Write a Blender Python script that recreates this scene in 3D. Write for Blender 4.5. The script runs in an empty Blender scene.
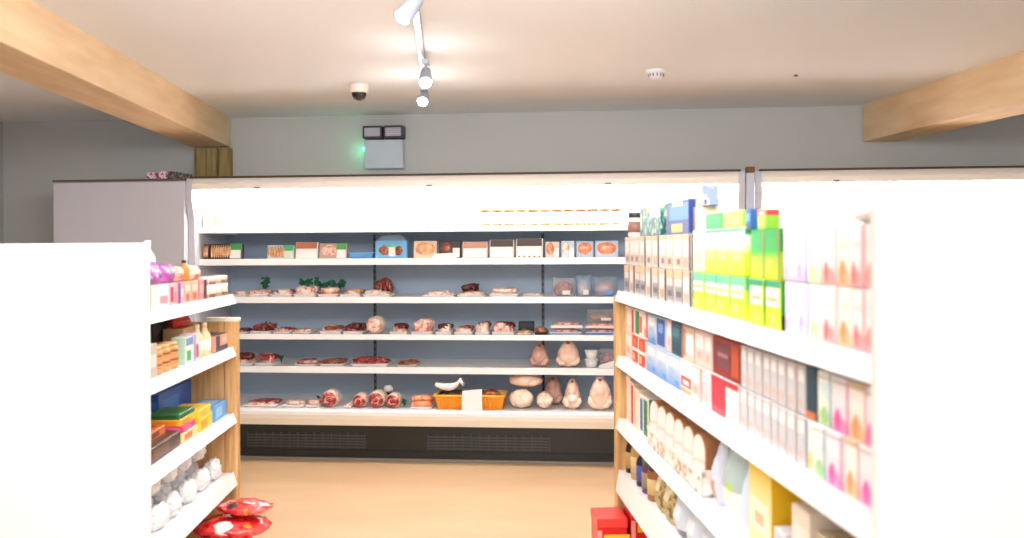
import bpy, bmesh, math, random
from mathutils import Vector, Matrix, noise
C = bpy.context.scene.collection
PI = math.pi
rnd = random.Random(7)
# ------------------------------------------------------------------ camera geometry (1024 x 538)
FPX, CX, HY, EYE, ROLL = 950.0, 512.0, 246.7, 1.5, -0.0055
cR = Vector((math.cos(ROLL), 0, math.sin(ROLL)))
cU = Vector((-math.sin(ROLL), 0, math.cos(ROLL)))
cF = Vector((0, 1, 0))
EYEP = Vector((0, 0, EYE))
def ray(px, py):
    return cR*((px-CX)/FPX) + cU*((HY-py)/FPX) + cF
def at_y(px, py, Y):
    return EYEP + ray(px, py)*Y
class Frame:
    """a vertical front plane: X runs along it (to a viewer's right), Y runs into it"""
    def __init__(s, O, x, y):
        s.O = Vector((O[0], O[1], 0)); s.x = Vector((x[0], x[1], 0)).normalized(); s.y = Vector((y[0], y[1], 0)).normalized()
        s.rz = math.atan2(s.x.y, s.x.x)
    def hit(s, d, px, py):
        r = ray(px, py)
        k = (d - s.y.dot(EYEP-s.O))/s.y.dot(r)
        p = EYEP + r*k
        return s.x.dot(p-s.O), p.z
    def P(s, u, d, z):
        return s.O + s.x*u + s.y*d + Vector((0, 0, z))
phi = math.atan(0.101)
o = at_y(430, 300, 6.62)
FR = Frame(o, (math.cos(phi), -math.sin(phi)), (math.sin(phi), math.cos(phi)))
def gond(vpx, px, Y, right):
    a = Vector(((vpx-CX)/FPX, 1, 0)).normalized(); r = Vector((a.y, -a.x, 0))
    p = at_y(px, 300, Y); q = r.dot(p)
    return Frame(r*q, -a if right else a, r if right else -r), a.dot(Vector((p.x, p.y, 0)))
GR, tR = gond(449, 617, 4.634, True)
GL, tL = gond(475, 236, 4.634, False)
tRn = -GR.hit(0, 877, 400)[0]
tLn = GL.hit(0, 147, 400)[0]

# ------------------------------------------------------------------ materials
def lin(c):
    return tuple(((v/255)/12.92 if v/255 <= .04045 else ((v/255+.055)/1.055)**2.4) for v in c)
MATS = {}
def new_mat(key):
    m = bpy.data.materials.new(key); m.use_nodes = True
    nt = m.node_tree; return m, nt, nt.nodes['Principled BSDF']
def mat(c, rough=.5, var=.05, scale=9.0, metal=0, coat=0, sub=0, name=None):
    """plain coloured surface with a little procedural unevenness"""
    key = name or 'm_%d_%d_%d_%d_%d_%d' % (c[0], c[1], c[2], rough*100, var*100, metal*10)
    if key in MATS: return MATS[key]
    m, nt, b = new_mat(key)
    tc = nt.nodes.new('ShaderNodeTexCoord'); nz = nt.nodes.new('ShaderNodeTexNoise'); nz.inputs['Scale'].default_value = scale
    nz.inputs['Detail'].default_value = 3
    nt.links.new(tc.outputs['Object'], nz.inputs['Vector'])
    mx = nt.nodes.new('ShaderNodeMix'); mx.data_type = 'RGBA'
    l = lin(c)
    mx.inputs[6].default_value = tuple(v*(1-var) for v in l)+(1,)
    mx.inputs[7].default_value = tuple(min(1, v*(1+var)) for v in l)+(1,)
    nt.links.new(nz.outputs['Fac'], mx.inputs[0]); nt.links.new(mx.outputs[2], b.inputs['Base Color'])
    b.inputs['Roughness'].default_value = rough; b.inputs['Metallic'].default_value = metal
    if coat: b.inputs['Coat Weight'].default_value = coat
    MATS[key] = m; return m
def ramp_mat(key, stops, src='Z', rough=.45, scale=8, detail=4, interp='LINEAR', wood=None, coat=0):
    """printed gradient (src X/Y/Z of the object's own box) or mottling (src NOISE)"""
    if key in MATS: return MATS[key]
    m, nt, b = new_mat(key)
    tc = nt.nodes.new('ShaderNodeTexCoord'); rp = nt.nodes.new('ShaderNodeValToRGB'); rp.color_ramp.interpolation = interp
    if src == 'NOISE':
        nz = nt.nodes.new('ShaderNodeTexNoise'); nz.inputs['Scale'].default_value = scale; nz.inputs['Detail'].default_value = detail
        if wood:
            mp = nt.nodes.new('ShaderNodeMapping'); mp.inputs['Scale'].default_value = wood
            nt.links.new(tc.outputs['Object'], mp.inputs['Vector']); nt.links.new(mp.outputs['Vector'], nz.inputs['Vector'])
        else: nt.links.new(tc.outputs['Object'], nz.inputs['Vector'])
        nt.links.new(nz.outputs['Fac'], rp.inputs['Fac'])
    else:
        sp = nt.nodes.new('ShaderNodeSeparateXYZ'); nt.links.new(tc.outputs['Generated'], sp.inputs[0])
        nt.links.new(sp.outputs[src], rp.inputs['Fac'])
    el = rp.color_ramp.elements
    while len(el) < len(stops): el.new(.5)
    for e, (p, c) in zip(el, stops): e.position = p; e.color = lin(c)+(1,)
    nt.links.new(rp.outputs['Color'], b.inputs['Base Color']); b.inputs['Roughness'].default_value = rough
    if coat: b.inputs['Coat Weight'].default_value = coat; b.inputs['Coat Roughness'].default_value = .15
    MATS[key] = m; return m
def emit(key, c, s):
    if key in MATS: return MATS[key]
    m, nt, b = new_mat(key)
    b.inputs['Base Color'].default_value = lin(c)+(1,); b.inputs['Emission Color'].default_value = lin(c)+(1,)
    b.inputs['Emission Strength'].default_value = s
    MATS[key] = m; return m
def clear(key, c, fac=.75, rough=.12):
    if key in MATS: return MATS[key]
    m, nt, b = new_mat(key)
    tr = nt.nodes.new('ShaderNodeBsdfTransparent'); mx = nt.nodes.new('ShaderNodeMixShader'); mx.inputs[0].default_value = fac
    b.inputs['Base Color'].default_value = lin(c)+(1,); b.inputs['Roughness'].default_value = rough
    nt.links.new(b.outputs[0], mx.inputs[1]); nt.links.new(tr.outputs[0], mx.inputs[2])
    nt.links.new(mx.outputs[0], nt.nodes['Material Output'].inputs[0])
    MATS[key] = m; return m
WOOD = ramp_mat('pale_wood', [(.3, (176, 130, 78)), (.7, (222, 180, 124))], 'NOISE', .55, 3, 6, wood=(14, 14, 1.2))
BEAMW = ramp_mat('beam_wood', [(.25, (222, 186, 142)), (.75, (242, 214, 176))], 'NOISE', .6, 2.2, 6, wood=(6, .8, 6))
PLANK = ramp_mat('plank_wood', [(.25, (120, 100, 58)), (.75, (190, 165, 110))], 'NOISE', .7, 3, 6, wood=(12, 12, 1))
WHITE = mat((240, 240, 240), .35, .02)
SHELFW = mat((246, 246, 248), .3, .02, name='white_enamel')
MEAT = {
 'red': ramp_mat('meat_red', [(.36, (110, 18, 24)), (.52, (168, 44, 44)), (.62, (226, 150, 140)), (.7, (180, 60, 56))], 'NOISE', .3, 34, 5, coat=.5),
 'dark': ramp_mat('meat_dark', [(.36, (66, 14, 18)), (.56, (116, 34, 32)), (.68, (176, 100, 88))], 'NOISE', .3, 30, 5, coat=.5),
 'pink': ramp_mat('meat_pink', [(.36, (220, 124, 112)), (.48, (246, 200, 186)), (.62, (252, 234, 224)), (.72, (206, 88, 80))], 'NOISE', .3, 30, 4, coat=.5),
 'pale': ramp_mat('meat_pale', [(.34, (232, 170, 150)), (.46, (252, 234, 222)), (.6, (253, 240, 230)), (.7, (240, 170, 150))], 'NOISE', .35, 22, 4, coat=.4),
 'brown': ramp_mat('meat_brown', [(.36, (110, 58, 38)), (.55, (170, 96, 66)), (.7, (208, 150, 112))], 'NOISE', .35, 26, 4, coat=.3),
 'orange': ramp_mat('meat_orange', [(.36, (226, 120, 78)), (.55, (246, 168, 122)), (.7, (252, 206, 170))], 'NOISE', .3, 24, 4, coat=.5),
 'tan': ramp_mat('meat_tan', [(.36, (214, 150, 104)), (.55, (238, 190, 146)), (.7, (250, 220, 186))], 'NOISE', .4, 24, 4, coat=.3),
}
CHICK = ramp_mat('chicken_skin', [(.33, (240, 190, 170)), (.5, (250, 220, 200)), (.66, (252, 238, 224))], 'NOISE', .4, 13, 4, coat=.3)
CHICKD = ramp_mat('chicken_skin_in_film', [(.33, (196, 136, 118)), (.5, (220, 176, 158)), (.66, (236, 212, 200))], 'NOISE', .35, 11, 4, coat=.5)
FILM = clear('film', (230, 238, 245), .72)
BAGF = clear('blue_film', (170, 200, 230), .55)

# ------------------------------------------------------------------ mesh builder
class MB:
    def __init__(s): s.bm = bmesh.new(); s.mats = []
    def mi(s, m):
        if m not in s.mats: s.mats.append(m)
        return s.mats.index(m)
    def _fin(s, faces, m, smooth):
        i = s.mi(m)
        for f in faces: f.material_index = i; f.smooth = smooth
    def hexa(s, p, m, bev=0, seg=1, smooth=False):
        """p: eight corners, bottom four counter-clockwise then top four"""
        v = [s.bm.verts.new(q) for q in p]
        fs = [s.bm.faces.new([v[i] for i in q]) for q in ((3,2,1,0),(4,5,6,7),(0,1,5,4),(1,2,6,5),(2,3,7,6),(3,0,4,7))]
        s._fin(fs, m, smooth)
        if bev:
            es = list({e for f in fs for e in f.edges})
            r = bmesh.ops.bevel(s.bm, geom=es, offset=bev, segments=seg, affect='EDGES', profile=.5, clamp_overlap=True)
            for f in r['faces']: f.material_index = s.mi(m); f.smooth = smooth
    def box(s, x0, x1, y0, y1, z0, z1, m, bev=0, seg=1):
        s.hexa([(x0,y0,z0),(x1,y0,z0),(x1,y1,z0),(x0,y1,z0),(x0,y0,z1),(x1,y0,z1),(x1,y1,z1),(x0,y1,z1)], m, bev, seg)
    def poly(s, pts, m):
        f = s.bm.faces.new([s.bm.verts.new(p) for p in pts]); s._fin([f], m, False)
    def ext(s, prof, x0, x1, m, smooth=False):
        """closed (y,z) outline extruded along x"""
        a = [s.bm.verts.new((x0, y, z)) for y, z in prof]; b = [s.bm.verts.new((x1, y, z)) for y, z in prof]
        n = len(prof); fs = [s.bm.faces.new((a[i], a[(i+1) % n], b[(i+1) % n], b[i])) for i in range(n)]
        fs += [s.bm.faces.new(a[::-1]), s.bm.faces.new(b)]
        s._fin(fs, m, smooth); bmesh.ops.recalc_face_normals(s.bm, faces=fs)
    def lathe(s, prof, m, loc=(0,0,0), axis=(0,0,1), seg=16, sx=1, sy=1, smooth=True, mats=None):
        """(r,z) outline spun about axis"""
        q = Vector((0,0,1)).rotation_difference(Vector(axis).normalized()); L = Vector(loc)
        rings = []
        for r, z in prof:
            if r < 1e-6: rings.append([s.bm.verts.new(L + q @ Vector((0, 0, z)))])
            else: rings.append([s.bm.verts.new(L + q @ Vector((r*sx*math.cos(2*PI*k/seg), r*sy*math.sin(2*PI*k/seg), z))) for k in range(seg)])
        for j in range(len(rings)-1):
            A, B = rings[j], rings[j+1]; fs = []
            for k in range(seg):
                k2 = (k+1) % seg
                if len(A) == 1 and len(B) == 1: continue
                if len(A) == 1: fs.append(s.bm.faces.new((A[0], B[k2], B[k])))
                elif len(B) == 1: fs.append(s.bm.faces.new((A[k], A[k2], B[0])))
                else: fs.append(s.bm.faces.new((A[k], A[k2], B[k2], B[k])))
            s._fin(fs, mats[j] if mats else m, smooth)
    def tube(s, pts, r, m, seg=8, taper=None):
        pts = [Vector(p) for p in pts]; rings = []
        for i, p in enumerate(pts):
            t = (pts[min(i+1, len(pts)-1)]-pts[max(i-1, 0)]).normalized()
            up = Vector((0,0,1)) if abs(t.z) < .9 else Vector((1,0,0))
            a = t.cross(up).normalized(); b = t.cross(a)
            rr = r*(taper[i] if taper else 1)
            rings.append([s.bm.verts.new(p + a*rr*math.cos(2*PI*k/seg) + b*rr*math.sin(2*PI*k/seg)) for k in range(seg)])
        fs = [s.bm.faces.new((A[k], A[(k+1) % seg], B[(k+1) % seg], B[k])) for A, B in zip(rings, rings[1:]) for k in range(seg)]
        fs += [s.bm.faces.new(rings[0][::-1]), s.bm.faces.new(rings[-1])]
        s._fin(fs, m, True)
    def blob(s, c, rad, m, amp=.0, freq=8, bumps=(), sub=3, seed=0, flat=None, sq=1):
        r = bmesh.ops.create_icosphere(s.bm, subdivisions=sub, radius=1)
        off = Vector((seed*3.1, seed*1.7, seed*.9)); c = Vector(c)
        for v in r['verts']:
            d = v.co.normalized(); k = 1 + amp*noise.noise(d*freq*.5+off)
            for bd, ba, bs in bumps: k += ba*math.exp(-bs*(1-d.dot(Vector(bd).normalized())))
            if sq != 1: d = Vector([math.copysign(abs(q)**sq, q) for q in d])
            p = Vector((d.x*rad[0]*k, d.y*rad[1]*k, d.z*rad[2]*k)) + c
            if flat is not None and p.z < flat: p.z = flat + (p.z-flat)*.02
            v.co = p
        s._fin({f for v in r['verts'] for f in v.link_faces}, m, True)
    def build(s, name, parent=None, loc=None):
        bmesh.ops.recalc_face_normals(s.bm, faces=s.bm.faces[:]) if False else None
        me = bpy.data.meshes.new(name); s.bm.to_mesh(me); s.bm.free()
        for m in s.mats: me.materials.append(m)
        ob = bpy.data.objects.new(name, me); C.objects.link(ob)
        if parent: ob.parent = parent
        if loc is not None: ob.location = loc
        return ob
LABELS = []
def tag(ob, label, cat, group=None):
    ob['label'] = label; ob['category'] = cat
    if group: ob['group'] = group
    LABELS.append(label)
    return ob
def empty(name, label, cat, group=None):
    ob = bpy.data.objects.new(name, None); C.objects.link(ob); ob.empty_display_size = .05
    return tag(ob, label, cat, group)
def put(ob, fr, u, d, z, turn=0):
    ob.location = fr.P(u, d, z+.0012); ob.rotation_euler = (0, 0, fr.rz+turn); return ob
def struct(mb, name, loc=None):
    ob = mb.build(name, loc=loc); ob['kind'] = 'structure'; return ob
def copy_thing(o, label=None):
    c = o.copy(); C.objects.link(c)
    if label: c['label'] = label; LABELS.append(label)
    for ch in [x for x in bpy.data.objects if x.parent == o]:
        k = ch.copy(); C.objects.link(k); k.parent = c
        for g in [x for x in bpy.data.objects if x.parent == ch]:
            h = g.copy(); C.objects.link(h); h.parent = k
    return c
ORD = 'first second third fourth fifth sixth seventh eighth ninth tenth eleventh twelfth thirteenth fourteenth fifteenth sixteenth seventeenth eighteenth'.split()

# ------------------------------------------------------------------ the room
WALL_D = .86
ZC = 1.5 + (246.5-111.5)*(FR.P(.9, WALL_D, 0).y)/FPX
XL, XR, YN, YF = -4.2, 5.2, -2.5, 9.2
m = MB(); FLOORM = ramp_mat('floor_vinyl', [(.3, (208, 174, 136)), (.7, (216, 183, 145))], 'NOISE', .42, 1.6, 6, wood=(1, 3, 1))
m.box(XL, XR, YN, YF, -.06, 0, FLOORM); struct(m, 'floor')
m = MB(); CEILM = mat((240, 242, 246), .85, .03, 1.2, name='ceiling_paint')
m.box(XL, XR, YN, YF, ZC, ZC+.08, CEILM); struct(m, 'ceiling')
WALLM = mat((196, 198, 196), .8, .03, 1.5, name='wall_paint')
def framed(mb, name, fr, kind=True):
    ob = mb.build(name); ob.location = fr.O; ob.rotation_euler = (0, 0, fr.rz)
    if kind: ob['kind'] = 'structure'
    return ob
m = MB(); m.box(-4.2, 5.2, WALL_D, WALL_D+.12, 0, ZC, WALLM); framed(m, 'wall_back', FR)
m = MB(); m.box(XL-.1, XL, YN, YF, 0, ZC, WALLM); struct(m, 'wall_left')
m = MB(); m.box(XR, XR+.1, YN, YF, 0, ZC, WALLM); struct(m, 'wall_right')
# beams under the ceiling, running from the back wall towards the shop front
def beam(name, px, py, sgn, w=.30):
    u, z = FR.hit(WALL_D-.01, px, py)
    p = FR.P(u, WALL_D-.01, 0)
    a = Vector(((449-CX)/FPX, 1, 0)).normalized(); r = Vector((a.y, -a.x, 0))
    m = MB(); L = 5.5
    P = []
    for zz in (z, ZC+.005):
        q0 = p; q1 = p - a*L
        o_ = r*(w*sgn)
        row = [q1, q1+o_, q0+o_, q0] if sgn > 0 else [q1+o_, q1, q0, q0+o_]
        P += [(v.x, v.y, zz) for v in row]
    m.hexa(P, BEAMW, .004)
    return struct(m, name)
beam('trim_1', 230.5, 147, -1, .30)
beam('trim_2', 863, 142, 1, .30)
u0, _ = FR.hit(WALL_D-.07, 194, 160); u1, zb = FR.hit(WALL_D-.07, 230, 147)
m = MB(); n = 3
for k in range(n):
    a0 = u0+(u1-u0)*k/n; m.box(a0+.003, a0+(u1-u0)/n-.003, WALL_D-.075, WALL_D-.002, 0, zb-.005, PLANK, .004)
framed(m, 'trim_3', FR)

# ------------------------------------------------------------------ open display fridge
BLUEG = mat((174, 192, 212), .35, .03, name='fridge_liner')
ENDP = mat((205, 205, 216), .4, .03, name='fridge_end')
DARKK = mat((20, 25, 24), .4, .08, name='fridge_kick')
GREYK = mat((56, 62, 60), .45, .08, name='fridge_grille')
BUMP = mat((232, 222, 206), .4, .03, name='fridge_bumper')
TUBE = emit('fridge_tube', (255, 248, 240), 34)
DSH, BACK = .12, .70
FS = dict(S1=(1.640, .030), S2=(1.418, .042), S3=(1.143, .040), S4=(.875, .034), S5=(.643, .042))
DECK = .358
uL = FR.hit(0, 190, 300)[0]; uR = FR.hit(0, 741, 200)[0]
def fridge(ua, ub, label, name='display_fridge', slots=True):
    root = empty(name, label, 'fridge'); put(root, FR, 0, 0, -.0012)
    def add(mb, n, par=root): return mb.build(n, par)
    m = MB(); m.box(ua, ub, BACK, BACK+.05, .1, 1.96, BLUEG)
    for k in range(20):                                    # shallow horizontal ribs of the liner
        z = .42+k*.065
        m.box(ua+.02, ub-.02, BACK-.004, BACK, z, z+.006, BLUEG)
    add(m, 'back_panel')
    for x0, x1 in ((ua-.03, ua+.015), (ub-.015, ub+.03)):
        m = MB()
        m.ext([(-.0, .0), (.82, .0), (.82, 2.0), (.02, 2.0), (.0, 1.86), (.05, 1.7), (.05, .62), (-.02, .40)], x0, x1, ENDP)
        add(m, 'end_panel')
    m = MB()                                               # canopy: top sheet, curved fascia, inner reflector
    m.ext([(.82, 1.985), (.82, 2.005), (.03, 2.005), (.02, 1.985), (.006, 1.96), (.0, 1.925), (.012, 1.918), (.022, 1.925), (.026, 1.95), (.04, 1.965), (.4, 1.97)], ua+.015, ub-.015, mat((250, 242, 234), .4, .02, name='fridge_canopy'))
    cp = add(m, 'canopy')
    m = MB(); k = ua+.5
    m.box(ua, ub, -.004, .05, 2.002, 2.014, mat((74, 56, 44), .6), .002); m.build('top_edge', cp)
    while k < ub-.1:
        m = MB(); m.box(k-.02, k+.02, -.012, .004, 1.919, 1.934, mat((150, 140, 135), .4), .003)
        m.tube([(k, -.004, 1.921), (k, -.004, 1.908)], .004, mat((150, 140, 135), .4)); m.build('clip', cp); k += 1.24
    for q in (.10, .26):
        m = MB(); m.tube([(ua+.06, q, 1.93), (ub-.06, q, 1.93)], .014, TUBE, 10); add(m, 'light_tube')
    for nm, (z, lh) in FS.items():                         # shelves with price strips
        m = MB(); m.box(ua+.017, ub-.017, DSH+.012, BACK-.006, z-.018, z, SHELFW)
        nb = 3 if ub-ua > 3 else 2
        for k in range(nb+1):
            x = ua+.07+(ub-ua-.14)*k/nb
            m.hexa([(x-.004, DSH+.05, z-.03), (x+.004, DSH+.05, z-.03), (x+.004, BACK-.006, z-.04), (x-.004, BACK-.006, z-.04),
                    (x-.004, DSH+.05, z-.018), (x+.004, DSH+.05, z-.018), (x+.004, BACK-.006, z-.018), (x-.004, BACK-.006, z-.018)], SHELFW)
        sh = add(m, 'shelf')
        m = MB(); m.ext([(DSH, z-lh), (DSH+.012, z-lh), (DSH+.012, z+.004), (DSH+.004, z+.004)], ua+.017, ub-.017, SHELFW); m.build('price_strip', sh)
    m = MB(); m.ext([(.0, .30), (BACK, .30), (BACK, DECK), (.02, DECK)], ua+.017, ub-.017, SHELFW); add(m, 'deck')
    m = MB(); m.ext([(-.03, .255), (.03, .245), (.03, .30), (.0, .352), (-.02, .356), (-.03, .345), (-.036, .30)], ua-.03, ub+.03, BUMP)
    m.ext([(-.034, .304), (.0, .304), (.0, .352), (-.020, .3595), (-.031, .350)], ua-.03, ub+.03, SHELFW); add(m, 'bumper')
    m = MB(); m.box(ua, ub, .01, .06, .02, .25, DARKK)
    m.box(ua, ub, -.004, .02, .0, .022, mat((130, 124, 112), .5), .003); m.box(ua, ub, .0, .02, .062, .075, DARKK)
    kp = add(m, 'kick_panel')
    w = .85; x = ua+.42
    while x+w < ub:
        m = MB()
        for r in range(5): m.box(x, x+w, .004, .012, .09+r*.02, .1+r*.02, GREYK)
        for c in range(15): m.box(x+c*w/14-.004, x+c*w/14+.004, .006, .014, .085, .195, GREYK)
        m.build('grille', kp); x += 1.30
    k = 0
    if slots:
        for px in (207, 375, 543, 711):                     # slotted uprights on the back
            x = FR.hit(BACK, px, 300)[0]
            m = MB(); m.box(x-.011, x+.011, BACK-.008, BACK+.0, .36, 1.6, mat((104, 110, 124), .4))
            for j in range(24): m.box(x-.004, x+.004, BACK-.0095, BACK-.007, .4+j*.05, .425+j*.05, mat((30, 32, 38), .5))
            add(m, 'upright')
    return root
fridge(uL, uR, 'long open display fridge stocked with meat against the back wall')
fridge(uR+.125, uR+2.7, 'second open display fridge beyond the metal divider, mostly hidden behind boxed goods', slots=False)
m = MB(); m.box(uR+.034, uR+.091, -.012, .03, .0, 1.99, mat((178, 184, 198), .3, metal=.3), .004)
m.box(uR+.034, uR+.091, -.016, .04, 1.99, 2.03, mat((110, 76, 44), .6), .004)
tag(framed(m, 'divider_post', FR, False), 'grey metal post with brown cap between the two display fridges', 'post')
# pale cabinet beside the fridge
u1 = uL-.034
m = MB(); m.box(u1-1.0, u1, .0, .80, 0.08, 1.985, ENDP, .008)
root = empty('tall_cabinet', 'tall pale grey cabinet beside the left end of the meat fridge', 'cabinet'); put(root, FR, 0, 0, 0)
m.build('body', root)
m = MB(); m.box(u1-.98, u1-.02, .03, .78, 0, .08, DARKK); m.build('plinth', root)
m = MB(); m.box(u1-1.0, u1+.0, -.005, .1, 1.985, 2.0, mat((96, 84, 74), .5), .002); m.build('top_trim', root)
# patterned packs lying on top of the cabinet
PAT = ramp_mat('flower_print', [(.3, (180, 60, 130)), (.42, (236, 220, 228)), (.55, (226, 150, 190)), (.62, (90, 70, 84)), (.75, (240, 232, 226))], 'NOISE', .5, 40, 3, 'CONSTANT')
PAT2 = ramp_mat('grey_print', [(.35, (70, 66, 70)), (.5, (150, 140, 140)), (.65, (214, 206, 206))], 'NOISE', .5, 40, 3, 'CONSTANT')
for px0, px1, h, mt, lb in ((148, 159, .055, PAT, 'pink flower-patterned pack on the cabinet top, nearest its outer end'), (160, 169, .065, PAT, 'pink flower-patterned pack in the middle of the cabinet top'),
                            (170, 177, .06, PAT2, 'dark grey patterned pack on the cabinet top'), (178.5, 187, .045, PAT2, 'flat pale-grey patterned pack at the cabinet edge beside the fridge')):
    a, b = FR.hit(.05, px0, 175)[0], FR.hit(.05, px1, 175)[0]
    m = MB(); w = b-a
    m.hexa([(-w/2,0,0),(w/2,0,0),(w/2,.16,0),(-w/2,.16,0),(-w/2+.006,.006,h),(w/2-.006,.006,h*.92),(w/2-.006,.15,h),(-w/2+.006,.15,h*.95)], mt, .008, 2)
    put(tag(m.build('patterned_pack'), lb, 'pack', 'packs on the cabinet'), FR, (a+b)/2-.02, .05, 2.0)

# ------------------------------------------------------------------ ceiling fittings and wall light
def fixture_emergency():
    u0, z1 = FR.hit(WALL_D-.12, 362, 126); u1, z0 = FR.hit(WALL_D-.12, 403.5, 168)
    w = u1-u0; h = z1-z0
    root = empty('emergency_light', 'twin-head emergency floodlight box mounted on the back wall', 'light'); put(root, FR, (u0+u1)/2, WALL_D-.12, z0)
    m = MB(); m.box(-w/2+.01, w/2-.01, .02, .118, 0, h*.68, mat((196, 208, 222), .4, name='emergency_body'), .008, 2); m.build('housing', root)
    for s in (-1, 1):
        c = s*w*.255
        m = MB(); m.box(c-w*.235, c+w*.235, .0, .10, h*.70, h, mat((62, 60, 66), .45), .006, 2)
        hd = m.build('lamp_head', root)
        m = MB(); m.box(c-w*.19, c+w*.19, -.006, .002, h*.75, h*.95, mat((198, 196, 214), .15), .004)
        for k in range(4): m.box(c-w*.19, c+w*.19, -.008, -.005, h*(.775+k*.045), h*(.785+k*.045), mat((150, 148, 168), .2))
        m.build('lens', hd)
    m = MB(); m.tube([(-w*.25, .06, h*.66), (-w*.25, .06, h*.72)], .02, mat((80, 80, 84), .5)); m.tube([(w*.25, .06, h*.66), (w*.25, .06, h*.72)], .02, mat((80, 80, 84), .5)); m.build('swivel', root)
    m = MB(); m.blob((-w/2+.004, .03, h*.46), (.012, .012, .016), emit('green_led', (60, 255, 160), 8), sub=2); m.build('indicator', root)
    L = bpy.data.lights.new('green_glow', 'POINT'); L.energy = .12; L.color = (.1, 1, .5); L.shadow_soft_size = .01
    lo = bpy.data.objects.new('green_glow', L); C.objects.link(lo); lo.location = FR.P(u0-.03, WALL_D-.08, z0+h*.46)
fixture_emergency()
p = at_y(359, 83.5, 6.2*1); k = (ZC-EYE)/(ray(359, 84).z); p = EYEP+ray(359, 84)*k
root = empty('security_camera', 'white dome security camera with dark eye on the ceiling', 'camera'); root.location = p
m = MB(); m.lathe([(0, 0), (.062, 0), (.064, -.012), (.060, -.05), (.050, -.058), (0, -.058)], mat((238, 226, 220), .4), seg=24); m.build('housing', root)
m = MB(); m.lathe([(.048, -.056), (.046, -.075), (.036, -.095), (.018, -.107), (0, -.11)], mat((40, 34, 36), .12), seg=24); m.build('dome', root)
k = (ZC-EYE)/(ray(656, 70).z); p = EYEP+ray(656, 70)*k
root = empty('smoke_detector', 'small round white smoke detector on the ceiling', 'detector'); root.location = p
m = MB(); m.lathe([(0, 0), (.058, 0), (.06, -.014), (.052, -.02), (0, -.02)], WHITE, seg=24); m.build('base', root)
m = MB(); m.lathe([(.045, -.02), (.044, -.044), (.034, -.056), (0, -.06)], mat((222, 222, 230), .4), seg=24)
for j in range(12):
    a = j*PI/6; m.box(.044*math.cos(a)-.004, .044*math.cos(a)+.004, .044*math.sin(a)-.004, .044*math.sin(a)+.004, -.042, -.024, mat((120, 120, 128), .5))
m.build('sensor_head', root)
k = (ZC-EYE)/(ray(796, 75).z); p = EYEP+ray(796, 75)*k
m = MB(); m.lathe([(0, 0), (.012, 0), (.012, -.008), (0, -.01)], mat((120, 96, 74), .5), seg=12); ob = tag(m.build('ceiling_hook'), 'tiny dark fixing on the ceiling near the beam', 'hook'); ob.location = p
# spotlight track
def track():
    zt = ZC-.035
    def on(px, py): return EYEP + ray(px, py)*((zt-EYE)/ray(px, py).z)
    pn, pf = on(415.5, 14), on(425.2, 84); d = (pf-pn).normalized(); pn = pn - d*1.0
    ang = math.atan2(d.y, d.x); L = (pf-pn).length
    root = empty('spotlight_track', 'white ceiling track carrying the spotlights', 'track light'); root.location = pn; root.rotation_euler = (0, 0, ang)
    m = MB(); m.box(0, L, -.018, .018, 0, .035, mat((150, 148, 152), .35), .003); m.box(0.005, L-.005, -.006, .006, -.001, .006, mat((60, 58, 62), .4)); m.build('rail', root)
    m = MB(); m.box(-.02, .02, -.022, .022, -.004, .035, WHITE, .004); m.box(L-.02, L+.02, -.022, .022, -.004, .035, WHITE, .004); m.build('end_cap', root)
    return zt
zt = track()
LENS = emit('spot_lens', (255, 250, 246), 60)
LENSA = emit('spot_lens_dim', (255, 250, 246), 2.5)
HEADM = mat((150, 156, 168), .35, .03, name='spot_head')
def spot(px, py, Y, aim, label, lens, r=.042, L=.13):
    c = at_y(px, py, Y)          # lens centre
    root = empty('track_spotlight', label, 'spotlight', 'ceiling track spotlights')
    aim = Vector(aim).normalized(); root.location = (c.x, c.y, c.z)
    back = -aim*L
    m = MB(); m.lathe([(0, -L), (r*.72, -L), (r*.8, -L+.01), (r, -.012), (r, 0), (r*.9, 0), (r*.86, -.012), (0, -.014)], HEADM, axis=aim, seg=24); b = m.build('lamp_head', root)
    m = MB(); m.lathe([(0, -.006), (r*.85, -.006), (r*.85, -.012)], lens, axis=aim, seg=24); m.build('lens', b)
    top = Vector((back.x*.6, back.y*.6, zt-c.z-.006))
    m = MB(); m.tube([back*.6, back*.6+(top-back*.6)*.5, top-Vector((0, 0, .02))], .008, HEADM); m.build('arm', root)
    m = MB(); m.box(top.x-.018, top.x+.018, top.y-.05, top.y+.05, top.z-.03, top.z-.003, HEADM, .004); m.build('adapter', root)
    return c, aim
sp = [spot(401.5, 19, 3.6, (-.45, -.45, -.75), 'spotlight head nearest the camera, tilted sideways on the ceiling track', LENSA, .036, .12),
      spot(425.5, 83, 5.05, (.05, -.75, -.62), 'middle glowing spotlight head on the ceiling track', LENS, .036),
      spot(422.5, 102, 5.9, (-.02, -.8, -.6), 'glowing spotlight head at the far end of the ceiling track', LENS, .036)]

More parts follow.
